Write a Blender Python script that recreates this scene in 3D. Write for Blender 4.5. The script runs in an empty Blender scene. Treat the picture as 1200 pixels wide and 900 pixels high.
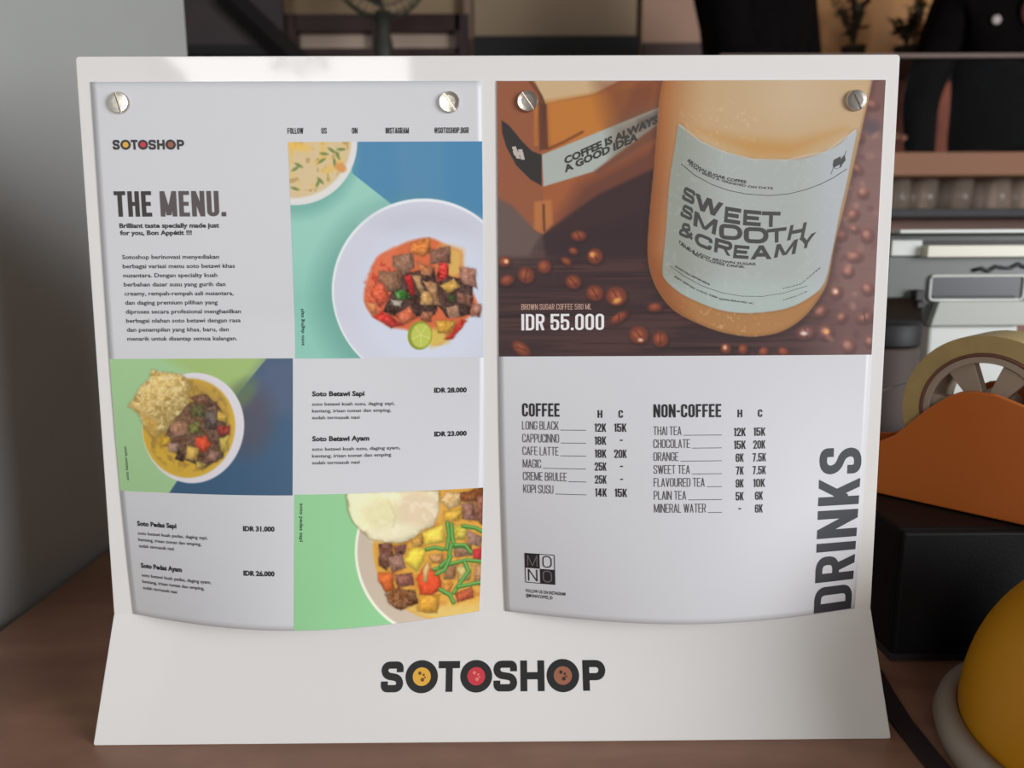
import bpy, bmesh, math, random
import numpy as np
from mathutils import Vector, Matrix, Euler
PI = math.pi
scn = bpy.context.scene
C = scn.collection

# ------------------------------------------------------------------ camera
CAM = np.array([0.0086, -0.4245, 0.2710]); YAW, PITCH, ROLL = 0.00667, 0.17251, -0.00426; FPX = 905.0
def cam_axes():
    cy, sy, cp, sp = math.cos(YAW), math.sin(YAW), math.cos(PITCH), math.sin(PITCH)
    f = np.array([sy*cp, cy*cp, -sp]); r = np.array([cy, -sy, 0.0]); u = np.cross(r, f)
    cr, sr = math.cos(ROLL), math.sin(ROLL)
    return r*cr+u*sr, -r*sr+u*cr, f
RI, UP, FW = cam_axes()
cd = bpy.data.cameras.new('camera'); cam = bpy.data.objects.new('camera', cd); C.objects.link(cam)
cam.matrix_world = Matrix(((RI[0], UP[0], -FW[0], CAM[0]), (RI[1], UP[1], -FW[1], CAM[1]), (RI[2], UP[2], -FW[2], CAM[2]), (0, 0, 0, 1)))
cd.sensor_fit = 'HORIZONTAL'; cd.sensor_width = 36; cd.lens = FPX/1200*36; cd.clip_start = 0.01
cd.dof.use_dof = True; cd.dof.focus_distance = 0.45; cd.dof.aperture_fstop = 7.0
scn.camera = cam
# ------------------------------------------------------------------ light
world = bpy.data.worlds.new('room_ambient'); scn.world = world; world.use_nodes = True
world.node_tree.nodes['Background'].inputs[0].default_value = (0.92, 0.86, 0.84, 1)
world.node_tree.nodes['Background'].inputs[1].default_value = 0.12
def area(name, loc, look, sx, sy, power, col):
    l = bpy.data.lights.new(name, 'AREA'); l.shape = 'RECTANGLE'; l.size = sx; l.size_y = sy; l.energy = power; l.color = col
    o = bpy.data.objects.new(name, l); C.objects.link(o); o.location = loc
    o.rotation_euler = (Vector(look)-Vector(loc)).to_track_quat('-Z', 'Y').to_euler(); return o
area('window_daylight_left', (-1.775, -6.0, 1.55), (-1.775, 0, 1.55), 2.01, 1.9, 74, (1.0, 0.99, 0.96))
area('window_daylight_right', (3.0, -2.1, 0.75), (0, 0, 0.2), 1.8, 1.7, 112, (0.93, 0.96, 1.0))
scn.view_settings.view_transform = 'Standard'; scn.view_settings.look = 'None'
scn.view_settings.exposure = 0.24; scn.view_settings.gamma = 1.0; scn.view_settings.use_curve_mapping = False

# ------------------------------------------------------------------ helpers
def lin(c):
    return tuple(((v/255)/12.92 if v/255 <= 0.04045 else ((v/255+0.055)/1.055)**2.4) for v in c)
def at(px, py, Y):                      # a pixel of the 1200x900 photograph -> the point at depth Y
    d = FW+RI*(px-600)/FPX-UP*(py-450)/FPX
    return CAM+d*((Y-CAM[1])/d[1])
MATS = {}
def mat(name, rgb, rough=0.5, metal=0.0, var=0.0, scale=20, stretch=(1, 1, 1), bump=0.0, spec=0.5, k=1.0, trans=0.0, alpha=1.0, coat=0.0):
    if name in MATS: return MATS[name]
    m = bpy.data.materials.new(name); m.use_nodes = True; nt = m.node_tree; b = nt.nodes['Principled BSDF']
    c = tuple(min(1, v*k) for v in lin(rgb))
    b.inputs['Base Color'].default_value = (*c, 1); b.inputs['Roughness'].default_value = rough; b.inputs['Metallic'].default_value = metal
    b.inputs['Specular IOR Level'].default_value = spec; b.inputs['Transmission Weight'].default_value = trans
    b.inputs['Alpha'].default_value = alpha; b.inputs['Coat Weight'].default_value = coat
    if var or bump:
        tc = nt.nodes.new('ShaderNodeTexCoord'); mp = nt.nodes.new('ShaderNodeMapping'); mp.inputs['Scale'].default_value = stretch
        nz = nt.nodes.new('ShaderNodeTexNoise'); nz.inputs['Scale'].default_value = scale; nz.inputs['Detail'].default_value = 6
        nt.links.new(tc.outputs['Object'], mp.inputs[0]); nt.links.new(mp.outputs[0], nz.inputs['Vector'])
        if var:
            r = nt.nodes.new('ShaderNodeValToRGB'); e = r.color_ramp.elements
            e[0].position = 0.3; e[1].position = 0.7
            e[0].color = (*[v*(1-var) for v in c], 1); e[1].color = (*[min(1, v*(1+var)) for v in c], 1)
            nt.links.new(nz.outputs[0], r.inputs[0]); nt.links.new(r.outputs[0], b.inputs['Base Color'])
        if bump:
            bp = nt.nodes.new('ShaderNodeBump'); bp.inputs['Strength'].default_value = bump; bp.inputs['Distance'].default_value = 0.001
            nt.links.new(nz.outputs[0], bp.inputs['Height']); nt.links.new(bp.outputs[0], b.inputs['Normal'])
    MATS[name] = m; return m
def link_mesh(name, me, m=None, parent=None, smooth=False):
    o = bpy.data.objects.new(name, me); C.objects.link(o)
    if m: me.materials.append(m)
    if smooth:
        me.polygons.foreach_set('use_smooth', [True]*len(me.polygons))
    if parent: o.parent = parent
    return o
def obj(name, bm, m, parent=None, smooth=False, bevel=0.0, seg=2):
    me = bpy.data.meshes.new(name)
    bmesh.ops.recalc_face_normals(bm, faces=bm.faces)
    bm.to_mesh(me); bm.free()
    o = link_mesh(name, me, m, parent, smooth)
    if bevel:
        b = o.modifiers.new('bevel', 'BEVEL'); b.width = bevel; b.segments = seg; b.limit_method = 'ANGLE'
    return o
def thing(name, label, cat, loc=(0, 0, 0), rz=0.0, group=None):
    o = bpy.data.objects.new(name, None); C.objects.link(o); o.location = loc; o.rotation_euler = (0, 0, rz)
    o.empty_display_size = 0.02; o['label'] = label; o['category'] = cat
    if group: o['group'] = group
    return o
def tag(o, label, cat, group=None):
    o['label'] = label; o['category'] = cat
    if group: o['group'] = group
    return o
def struct(o): o['kind'] = 'structure'; return o
def box(bm, x0, x1, y0, y1, z0, z1, M=None):
    vs = [Vector((x, y, z)) for x in (x0, x1) for y in (y0, y1) for z in (z0, z1)]
    if M: vs = [M @ v for v in vs]
    v = [bm.verts.new(p) for p in vs]
    for f in ((0, 1, 3, 2), (4, 6, 7, 5), (0, 4, 5, 1), (2, 3, 7, 6), (0, 2, 6, 4), (1, 5, 7, 3)): bm.faces.new([v[i] for i in f])
def B(*a, M=None):
    bm = bmesh.new(); box(bm, *a, M=M); return bm
def lathe(bm, prof, n=48, M=None, closed=False):
    rings = []
    for r, z in prof:
        ring = []
        for i in range(n):
            a = 2*PI*i/n; p = Vector((r*math.cos(a), r*math.sin(a), z))
            ring.append(bm.verts.new(M @ p if M else p))
        rings.append(ring)
    k = len(rings)
    for j in range(k if closed else k-1):
        a, b = rings[j], rings[(j+1) % k]
        for i in range(n): bm.faces.new((a[i], a[(i+1) % n], b[(i+1) % n], b[i]))
    if not closed:
        bm.faces.new(rings[0]); bm.faces.new(rings[-1])
def tube(bm, pts, r, n=8):
    pts = [Vector(p) for p in pts]; rings = []
    rr = r if isinstance(r, (list, tuple)) else [r]*len(pts)
    for i, p in enumerate(pts):
        d = (pts[min(i+1, len(pts)-1)]-pts[max(i-1, 0)]).normalized()
        a = d.cross(Vector((0, 0, 1)) if abs(d.z) < 0.9 else Vector((1, 0, 0))).normalized(); b = d.cross(a)
        rings.append([bm.verts.new(p+(a*math.cos(2*PI*k/n)+b*math.sin(2*PI*k/n))*rr[i]) for k in range(n)])
    for j in range(len(rings)-1):
        for k in range(n): bm.faces.new((rings[j][k], rings[j][(k+1) % n], rings[j+1][(k+1) % n], rings[j+1][k]))
    bm.faces.new(rings[0]); bm.faces.new(rings[-1])
def prism(bm, poly, d0, d1, M=None):    # poly in (x, z), extruded along y
    a = [Vector((x, d0, z)) for x, z in poly]; b = [Vector((x, d1, z)) for x, z in poly]
    if M: a = [M @ v for v in a]; b = [M @ v for v in b]
    a = [bm.verts.new(v) for v in a]; b = [bm.verts.new(v) for v in b]
    bm.faces.new(a); bm.faces.new(b[::-1]); n = len(a)
    for i in range(n): bm.faces.new((a[i], a[(i+1) % n], b[(i+1) % n], b[i]))

# ------------------------------------------------------------------ stroke alphabet for the condensed and the wide capitals
def rnd(pts, r):
    out = []
    for i, p in enumerate(pts):
        if len(p) == 3:
            a = np.array(pts[i-1][:2], float); q = np.array(p[:2], float); c = np.array(pts[(i+1) % len(pts)][:2], float)
            da, dc = a-q, c-q; la, lc = np.hypot(*da), np.hypot(*dc); rr = min(r, la*0.5, lc*0.5)
            s, e = q+da/la*rr, q+dc/lc*rr
            for k in range(6):
                t = k/5; out.append((1-t)**2*s+2*(1-t)*t*(q*0.85+0.15*(s+e)/2)+t*t*e)
        else: out.append(np.array(p[:2], float))
    keep = [out[0]]
    for p in out[1:]:
        if np.hypot(*(p-keep[-1])) > 1e-4*max(1, r): keep.append(p)
    return keep
R_ = 1
# a stroke is a list of points (third value: rounded corner); ('D', x0, y0, x1, y1) is a slanted bar cut level at both ends
GL = {
 'A': (1.05, [('D', 0, 0, .5, 1), ('D', 1, 0, .5, 1), [(.2, .26), (.8, .26)]]), 'B': (1, [[(0, .5), (0, 1), (.95, 1, R_), (.95, .53, R_), (0, .53)], [(0, .53), (1, .53, R_), (1, 0, R_), (0, 0), (0, .6)]]),
 'C': (1, [[(1, .70), (1, 1, R_), (0, 1, R_), (0, 0, R_), (1, 0, R_), (1, .30)]]), 'D': (1, [[(0, 0), (0, 1), (1, 1, R_), (1, 0, R_), (0, 0), (0, .2)]]),
 'E': (.88, [[(1, 1), (0, 1), (0, 0), (1, 0)], [(0, .5), (.85, .5)]]), 'F': (.88, [[(1, 1), (0, 1), (0, 0)], [(0, .5), (.85, .5)]]),
 'G': (1, [[(1, .72), (1, 1, R_), (0, 1, R_), (0, 0, R_), (1, 0, R_), (1, .46), (.6, .46)]]), 'H': (1, [[(0, 0), (0, 1)], [(1, 0), (1, 1)], [(0, .5), (1, .5)]]),
 'I': (0, [[(.5, 0), (.5, 1)]]), 'K': (1.02, [[(0, 0), (0, 1)], ('D', .1, .28, 1, 1), ('D', .38, .62, 1, 0)]), 'L': (.82, [[(0, 1), (0, 0), (1, 0)]]),
 'M': (1.38, [[(0, 0), (0, 1)], [(1, 0), (1, 1)], ('D', 0, 1, .5, .05), ('D', 1, 1, .5, .05)]), 'N': (1.08, [[(0, 0), (0, 1)], [(1, 0), (1, 1)], ('D', 0, 1, 1, 0)]),
 'O': (1, [[(0, .5), (0, 1, R_), (1, 1, R_), (1, 0, R_), (0, 0, R_), (0, .55)]]), 'P': (1, [[(0, 0), (0, 1), (1, 1, R_), (1, .44, R_), (0, .44)]]),
 'R': (1, [[(0, 0), (0, 1), (1, 1, R_), (1, .48, R_), (0, .48)], ('D', .55, .5, 1, 0)]),
 'S': (1, [[(1, .74), (1, 1, R_), (0, 1, R_), (0, .56, R_), (1, .44, R_), (1, 0, R_), (0, 0, R_), (0, .26)]]),
 'T': (1, [[(0, 1), (1, 1)], [(.5, 0), (.5, 1)]]), 'U': (1, [[(0, 1), (0, 0, R_), (1, 0, R_), (1, 1)]]), 'V': (1.05, [('D', 0, 1, .5, 0), ('D', 1, 1, .5, 0)]),
 'W': (1.55, [('D', 0, 1, .26, 0), ('D', .5, 1, .26, 0), ('D', .5, 1, .74, 0), ('D', 1, 1, .74, 0)]), 'Y': (1.05, [('D', 0, 1, .5, .36), ('D', 1, 1, .5, .36), [(.5, .42), (.5, 0)]]),
 '0': (1, [[(0, .5), (0, 1, R_), (1, 1, R_), (1, 0, R_), (0, 0, R_), (0, .55)]]), '1': (.55, [('D', .1, .78, 1, 1), [(1, 1), (1, 0)]]),
 '2': (1, [[(0, .74), (0, 1, R_), (1, 1, R_), (1, .64)], ('D', 1, .66, 0, .02), [(0, 0), (1, 0)]]), '3': (1, [[(0, .75), (0, 1, R_), (1, 1, R_), (1, .52, R_), (.4, .52)], [(.5, .52), (1, .52, R_), (1, 0, R_), (0, 0, R_), (0, .25)]]),
 '4': (1.05, [[(.72, 0), (.72, 1)], [(0, .2), (1, .2)], ('D', .55, 1, 0, .2)]), '5': (1, [[(1, 1), (0, 1), (0, .50)], [(0, .62), (1, .62, R_), (1, 0, R_), (0, 0, R_), (0, .24)]]),
 '6': (1, [[(1, .76), (1, 1, R_), (0, 1, R_), (0, 0, R_), (1, 0, R_), (1, .58, R_), (0, .58)]]), '7': (1, [[(0, 1), (1, 1)], ('D', 1, 1, .35, 0)]),
 '8': (1, [[(0, .75), (0, 1, R_), (1, 1, R_), (1, .53, R_), (0, .53, R_), (0, .8)], [(0, .25), (0, .53, R_), (1, .53, R_), (1, 0, R_), (0, 0, R_), (0, .3)]]),
 '9': (1, [[(0, .24), (0, 0, R_), (1, 0, R_), (1, 1, R_), (0, 1, R_), (0, .42, R_), (1, .42)]]),
 '.': (0, [[(.5, 0), (.5, .02)]]), '-': (.5, [[(0, .45), (1, .45)]]), '_': (1, [[(0, -.05), (1, -.05)]]),
 '@': (1.2, [[(.72, .32), (.38, .32), (.38, .68), (.72, .68), (.72, .32), (1, .32), (1, 1, R_), (0, 1, R_), (0, 0, R_), (.9, 0)]]),
 '&': (1, [[(1, 0), (.12, .72), (.12, 1, R_), (.75, 1, R_), (.75, .66), (0, .38, R_), (0, 0, R_), (.7, 0, R_), (1, .42)]]),
 ' ': (.35, []),
}
def stroke_polys(pts, th, ext0, ext1):
    P = [np.array(p, float) for p in pts]
    d0 = P[0]-P[1]; P[0] = P[0]+d0/np.hypot(*d0)*ext0; d1 = P[-1]-P[-2]; P[-1] = P[-1]+d1/np.hypot(*d1)*ext1
    L, Rr = [], []
    for i, p in enumerate(P):
        a = P[i]-P[i-1] if i else P[1]-P[0]; b = P[i+1]-P[i] if i < len(P)-1 else P[i]-P[i-1]
        na = np.array([-a[1], a[0]])/max(1e-9, np.hypot(*a)); nb = np.array([-b[1], b[0]])/max(1e-9, np.hypot(*b))
        m = na+nb; ml = np.hypot(*m)
        if ml < 1e-6: m = na; k = 1
        else: m = m/ml; k = min(1.9, 1/max(0.3, m@na))
        L.append(p+m*k*th/2); Rr.append(p-m*k*th/2)
    return [(L[i], Rr[i], Rr[i+1], L[i+1]) for i in range(len(P)-1)]
def glyph_polys(ch, w, h, th, r=None):
    g = GL[ch]; W = w*g[0] if g[0] else th
    r = max(w*0.42, th*0.55) if r is None else r
    out = []
    for st in g[1]:
        if st[0] == 'D':
            _, xa, ya, xb, yb = st; xa, xb = th/2+xa*(W-th), th/2+xb*(W-th); ya, yb = ya*h, yb*h; dx, dy = xb-xa, yb-ya
            hw = min(th*1.15, th/2*math.hypot(dx, dy)/max(1e-6, abs(dy))*1.0+th*.08) if abs(dy) > abs(dx)*.6 else th*1.1
            hw = max(hw, th)/2; out.append(((xa-hw, ya), (xa+hw, ya), (xb+hw, yb), (xb-hw, yb))); continue
        pts = [(th/2+p[0]*(max(W, th)-th) if g[0] else th/2, th/2+p[1]*(h-th), *p[2:]) for p in st]
        pp = rnd(pts, r); closed = False
        e_ = th*.5 if ch not in 'SCG&' else th*.15; out += stroke_polys(pp, th, e_, e_)
    return out, W
def stroke_text(s, h, w, th, gap, width=None):
    """quads of a line in its own coordinates, baseline at 0; scaled in x to a wanted width"""
    x = 0; q = []
    for ch in s:
        ps, W = glyph_polys(ch, w, h, th)
        for p in ps: q.append([np.array([v[0]+x, v[1]]) for v in p])
        x += W+gap
    tot = x-gap; k = 1 if width is None else width/tot
    return [[np.array([v[0]*k, v[1]]) for v in p] for p in q], tot*k
_fc = {}
def font_mesh(s, off=0.0):
    key = (s, off)
    if key in _fc: return _fc[key]
    cu = bpy.data.curves.new('text', 'FONT'); cu.body = s; cu.size = 1; cu.offset = off; cu.resolution_u = 2; cu.fill_mode = 'FRONT'
    o = bpy.data.objects.new('text', cu); C.objects.link(o); bpy.context.view_layer.update()
    me = bpy.data.meshes.new_from_object(o.evaluated_get(bpy.context.evaluated_depsgraph_get()))
    v = np.zeros(len(me.vertices)*3); me.vertices.foreach_get('co', v); v = v.reshape(-1, 3)[:, :2].copy()
    fs = [tuple(p.vertices) for p in me.polygons]
    C.objects.unlink(o); bpy.data.objects.remove(o); bpy.data.curves.remove(cu); bpy.data.meshes.remove(me)
    _fc[key] = (v, fs); return _fc[key]
class Ink:
    """collects flat printed marks in sheet coordinates and lays them on a surface"""
    def __init__(s, surf): s.surf = surf; s.v = []; s.f = []
    def add(s, pts, faces, dl=0.0):
        n = len(s.v); s.v += [(float(p[0]), float(p[1]), dl) for p in pts]; s.f += [tuple(i+n for i in f) for f in faces]
    def quads(s, qs, fn, sub=6.0):
        for iq, q in enumerate(qs):
            a, b, c, d = [np.array(v) for v in q]
            n = max(1, int(math.ceil(max(np.hypot(*(a-d)), np.hypot(*(b-c)))/sub))); m = max(1, int(math.ceil(np.hypot(*(a-b))/sub)))
            g = [[fn(*((a*(1-i/n)+d*i/n)*(1-j/m)+(b*(1-i/n)+c*i/n)*j/m)) for j in range(m+1)] for i in range(n+1)]
            s.add([p for row in g for p in row], [(i*(m+1)+j, i*(m+1)+j+1, (i+1)*(m+1)+j+1, (i+1)*(m+1)+j) for i in range(n) for j in range(m)], (iq % 24)*1.6e-6)
    def cond(s, t, x, base, h, width, th=.16, w=.4, gap=None, rot=0):     # condensed capitals
        gap = h*0.075 if gap is None else gap
        qs, tot = stroke_text(t, h, w*h, th*h, gap, width)
        if rot == 90: s.quads(qs, lambda a, b: (x-b*-1-0, base-a))
        else: s.quads(qs, lambda a, b: (x+a, base-b))
        return tot
    def font(s, t, x, base, cap, width, off=0.0, rot=0):                  # text face
        v, f = font_mesh(t, off); k = cap/0.727; x0, x1 = v[:, 0].min(), v[:, 0].max(); kx = width/(x1-x0) if width else k
        if rot == 90: pts = [(x+q[1]*k*-1*-1, base-(q[0]-x0)*kx) for q in v*np.array([1, -1])]
        elif rot == -90: pts = [(x+q[1]*k, base+(q[0]-x0)*kx) for q in v]
        else: pts = [(x+(q[0]-x0)*kx, base-q[1]*k) for q in v]
        s.add(pts, f)
    def fontquad(s, t, quad, fn, off=0.0):                                # text face fitted into a four-cornered field
        v, f = font_mesh(t, off); x0, x1 = v[:, 0].min(), v[:, 0].max()
        TL, TR, BR, BL = [np.array(p, float) for p in quad]; pts = []
        for q in v:
            a = (q[0]-x0)/(x1-x0); b = q[1]/0.727
            pts.append(fn(*((BL*(1-a)+BR*a)*(1-b)+(TL*(1-a)+TR*a)*b)))
        s.add(pts, f)
    def fontpath(s, t, path, cap, fn, off=0.0):
        v, f = font_mesh(t, off); x0, x1 = v[:, 0].min(), v[:, 0].max(); P = np.array(path, float)
        sl = np.r_[0, np.cumsum(np.hypot(*np.diff(P, axis=0).T))]; T = sl[-1]; pts = []
        for q in v:
            a = (q[0]-x0)/(x1-x0)*T; px, py = np.interp(a, sl, P[:, 0]), np.interp(a, sl, P[:, 1])
            e = 1.0; dx = np.interp(a+e, sl, P[:, 0])-np.interp(a-e, sl, P[:, 0]); dy = np.interp(a+e, sl, P[:, 1])-np.interp(a-e, sl, P[:, 1])
            L = math.hypot(dx, dy)+1e-9; h = q[1]/0.727*cap
            pts.append(fn(px+dy/L*h, py-dx/L*h))
        s.add(pts, f)
    def line(s, path, th, fn=lambda x, y: (x, y)):
        s.quads(stroke_polys([np.array(p, float) for p in path], th, 0, 0), fn)
    def disc(s, x, y, r, r0=0, n=40, ry=None, fn=lambda x, y: (x, y)):
        k = (ry or r)/r
        o = [fn(x+r*math.cos(2*PI*i/n), y+r*k*math.sin(2*PI*i/n)) for i in range(n)]
        if r0:
            i_ = [fn(x+r0*math.cos(2*PI*i/n), y+r0*k*math.sin(2*PI*i/n)) for i in range(n)]
            s.add(o+i_, [(i, (i+1) % n, n+(i+1) % n, n+i) for i in range(n)])
        else: s.add([fn(x, y)]+o, [(0, i+1, (i+1) % n+1) for i in range(n)])
    def make(s, name, m, parent, lift, label=None):
        vs = [s.surf(x, y, lift+d) for x, y, d in s.v]; me = bpy.data.meshes.new(name); me.from_pydata([tuple(v) for v in vs], [], s.f); me.update()
        o = link_mesh(name, me, m, parent)
        if label: o['label'] = label
        return o

# ------------------------------------------------------------------ painter for the printed photographs
class Art:
    def __init__(s, X, Y, base): s.X, s.Y = X, Y; s.c = np.zeros((len(X), 3))+np.array(base, float)
    def sd(s, pts):
        P = np.array(pts, float); X, Y = s.X, s.Y; d = np.full(len(X), 1e9); ins = np.zeros(len(X), bool); n = len(P)
        for i in range(n):
            x0, y0 = P[i]; x1, y1 = P[(i+1) % n]; ex, ey = x1-x0, y1-y0; L = ex*ex+ey*ey+1e-12
            t = np.clip(((X-x0)*ex+(Y-y0)*ey)/L, 0, 1); d = np.minimum(d, np.hypot(X-x0-t*ex, Y-y0-t*ey))
            if abs(ey) > 1e-9:
                c = ((y0 > Y) != (y1 > Y)) & (X < (x1-x0)*(Y-y0)/ey+x0); ins ^= c
        return np.where(ins, -d, d)
    def put(s, a, col):
        a = np.clip(a, 0, 1)[:, None]; s.c = s.c*(1-a)+np.array(col, float)*a if np.ndim(col) == 1 else s.c*(1-a)+col*a
    def mask(s, sd, soft=1.0): return np.clip(0.5-sd/soft, 0, 1)
    def poly(s, pts, col, soft=1.0, al=1.0): m = s.mask(s.sd(pts), soft)*al; s.put(m, col); return m
    def ell(s, cx, cy, rx, ry, col, soft=1.0, rot=0, al=1.0):
        c, n = math.cos(rot), math.sin(rot); x, y = s.X-cx, s.Y-cy; u, v = x*c+y*n, -x*n+y*c
        r = np.hypot(u/rx, v/ry); m = s.mask((r-1)*min(rx, ry), soft)*al
        if col is not None: s.put(m, col)
        return m
    def noise(s, sc, seed, sy=None, oct=2):
        out = 0; amp = 1; tot = 0
        for k in range(oct):
            rg = np.random.RandomState(seed+k); T = rg.rand(64, 64); x = s.X/sc*2**k+1000; y = s.Y/(sy or sc)*2**k+1000
            ix, iy = np.floor(x).astype(int), np.floor(y).astype(int); fx, fy = x-ix, y-iy; fx = fx*fx*(3-2*fx); fy = fy*fy*(3-2*fy)
            g = lambda a, b: T[a % 64, b % 64]
            out = out+amp*((g(ix, iy)*(1-fx)+g(ix+1, iy)*fx)*(1-fy)+(g(ix, iy+1)*(1-fx)+g(ix+1, iy+1)*fx)*fy); tot += amp; amp *= 0.5
        return out/tot
    def chunk(s, pts, col, seed=1, soft=1.5, tex=35, dark=0.55, warp=3.2):
        P = np.array(pts, float); lo, hi = P.min(0)-9, P.max(0)+9; k = np.nonzero((s.X > lo[0]) & (s.X < hi[0]) & (s.Y > lo[1]) & (s.Y < hi[1]))[0]
        if not len(k): return
        z = Art(s.X[k], s.Y[k], (0, 0, 0)); z.c = s.c[k]; n = z.noise(4, seed)-0.5; n3 = z.noise(2.2, seed+9)-0.5
        wx, wy = z.noise(7, seed+50)-0.5, z.noise(7, seed+70)-0.5; z.X = z.X+wx*warp; z.Y = z.Y+wy*warp; sd = z.sd(pts)
        z.put(z.mask(sd, 6)*0.28, np.array(col)*0.35); m = z.mask(sd, soft+.8); edge = np.clip(1+sd/5.0, 0, 1)
        lite = np.clip(-((z.X-P[:, 0].mean())+(z.Y-P[:, 1].mean())*1.4)/(np.ptp(P[:, 1])+1), -.5, .5)
        c2 = np.array(col, float)[None, :]*(1-dark*edge*0.45+lite*0.22)[:, None]+(n*1.8+n3*1.2)[:, None]*tex; z.put(m, np.clip(c2, 0, 255)); s.c[k] = z.c
    def stroke(s, path, w, col, soft=1.0, al=1.0):
        d = np.full(len(s.X), 1e9)
        for (x0, y0), (x1, y1) in zip(path[:-1], path[1:]):
            ex, ey = x1-x0, y1-y0; t = np.clip(((s.X-x0)*ex+(s.Y-y0)*ey)/(ex*ex+ey*ey+1e-9), 0, 1); d = np.minimum(d, np.hypot(s.X-x0-t*ex, s.Y-y0-t*ey))
        s.put(s.mask(d-w/2, soft)*al, col)
def smooth(P, n=6):
    P = np.array(P, float); out = []; N = len(P)
    for i in range(N):
        a, b, c, d = P[i-1], P[i], P[(i+1) % N], P[(i+2) % N]
        for k in range(n):
            t = k/n; out.append(.5*((2*b)+(c-a)*t+(2*a-5*b+4*c-d)*t*t+(3*b-a-3*c+d)*t**3))
    return out
def homog(src, dst):
    A = []; b = []
    for (x, y), (u, v) in zip(src, dst):
        A += [[x, y, 1, 0, 0, 0, -u*x, -u*y], [0, 0, 0, x, y, 1, -v*x, -v*y]]; b += [u, v]
    h = np.linalg.solve(np.array(A, float), np.array(b, float)); return np.append(h, 1).reshape(3, 3)
def hmap(H, x, y):
    w = H[2, 0]*x+H[2, 1]*y+H[2, 2]; return (H[0, 0]*x+H[0, 1]*y+H[0, 2])/w, (H[1, 0]*x+H[1, 1]*y+H[1, 2])/w
INK_K = 1.16
def art_mat():
    m = bpy.data.materials.new('printed_photograph'); m.use_nodes = True; nt = m.node_tree; b = nt.nodes['Principled BSDF']
    a = nt.nodes.new('ShaderNodeVertexColor'); a.layer_name = 'print'; nt.links.new(a.outputs[0], b.inputs['Base Color'])
    b.inputs['Roughness'].default_value = 0.4; b.inputs['Specular IOR Level'].default_value = 0.22; return m
ART_MAT = art_mat()
def printed(name, surf, x0, x1, y0, y1, corners, step, paint, parent, label, lift=0.08e-3):
    nx, ny = int((x1-x0)/step)+1, int((y1-y0)/step)+1
    xs, ys = np.linspace(x0, x1, nx), np.linspace(y0, y1, ny); GX, GY = np.meshgrid(xs, ys); gx, gy = GX.ravel(), GY.ravel()
    H = homog([(x0, y0), (x1, y0), (x1, y1), (x0, y1)], corners); ax, ay = hmap(H, gx, gy)
    art = paint(ax, ay)
    vs = surf(gx, gy, lift); me = bpy.data.meshes.new(name)
    idx = np.arange(nx*ny).reshape(ny, nx); q = np.stack([idx[:-1, :-1], idx[1:, :-1], idx[1:, 1:], idx[:-1, 1:]], -1).reshape(-1, 4)
    me.vertices.add(nx*ny); me.vertices.foreach_set('co', vs.ravel()); me.loops.add(q.size); me.loops.foreach_set('vertex_index', q.ravel())
    me.polygons.add(len(q)); me.polygons.foreach_set('loop_start', np.arange(0, q.size, 4)); me.polygons.foreach_set('loop_total', np.full(len(q), 4))
    me.update(calc_edges=True)
    c = np.clip(art.c, 0, 255)/255; c = np.where(c <= 0.04045, c/12.92, ((c+0.055)/1.055)**2.4)*INK_K
    a = me.color_attributes.new('print', 'FLOAT_COLOR', 'POINT'); a.data.foreach_set('color', np.c_[np.clip(c, 0, 0.95), np.ones(len(c))].ravel())
    o = link_mesh(name, me, ART_MAT, parent, True); o['label'] = label; return homog(corners, [(x0, y0), (x1, y0), (x1, y1), (x0, y1)])

# ================================================================== THE SETTING
FLOOR = -0.42
struct(obj('floor', B(-4.0, 3.8, -6.3, 3.3, FLOOR-0.05, FLOOR), mat('floor_tile', (120, 112, 104), .5, var=.15, scale=3)))
struct(obj('wall_back', B(-4.0, 3.8, 3.1, 3.2, FLOOR, 2.4), mat('wall_back_paint', (176, 150, 118), .8, var=.05, scale=2)))
# painted partition wall on the left, its free end 0.95 m from the camera
bm = bmesh.new(); prism(bm, [(-0.3834+.067*-0.5, -0.5), (-0.3834+.067*.50, .50), (-0.3834+.067*.50-.12, .50), (-0.3834+.067*-.5-.12, -.5)], FLOOR, 2.2, M=Matrix(((1, 0, 0, 0), (0, 0, 1, 0), (0, 1, 0, 0), (0, 0, 0, 1))))
wl = struct(obj('wall_left', bm, mat('partition_paint', (180, 182, 178), .62, var=.03, scale=5, bump=.1)))

# ---- far background: joinery of the back wall
def wallbox(name, x0, x1, y0, y1, Y, d, m, parent=None, bevel=0):
    a = at(x0, y1, Y); b = at(x1, y0, Y)
    return obj(name, B(a[0], b[0], Y, Y+d, a[2], b[2]), m, parent, bevel=bevel)
M_dark = mat('dark_stained_wood', (58, 34, 30), .5, var=.3, scale=8)
M_black = mat('matt_black', (24, 22, 23), .6)
t = thing('wooden_screen', 'very dark wooden screen with a diagonal brace beside the end of the grey wall', 'screen', (0, 0, 0))
wallbox('panel', 195, 327, -60, 420, 2.95, .03, mat('screen_panel', (66, 56, 58), .6, var=.2, scale=6), t)
a, b = at(262, -8, 2.9), at(336, 62, 2.9)
bm = bmesh.new(); tube(bm, [a, b, b+(b-a)*.4], .05, 4); obj('brace', bm, M_black, t)
wallbox('rail', 195, 327, 52, 64, 2.92, .03, M_black, t)
w1 = struct(obj('window_1', B(at(345, 0, 3.05)[0], at(540, 0, 3.05)[0], 3.06, 3.09, at(400, 300, 3.05)[2], at(400, 34, 3.05)[2]), mat('frosted_pane', (205, 180, 160), .25)))
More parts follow.
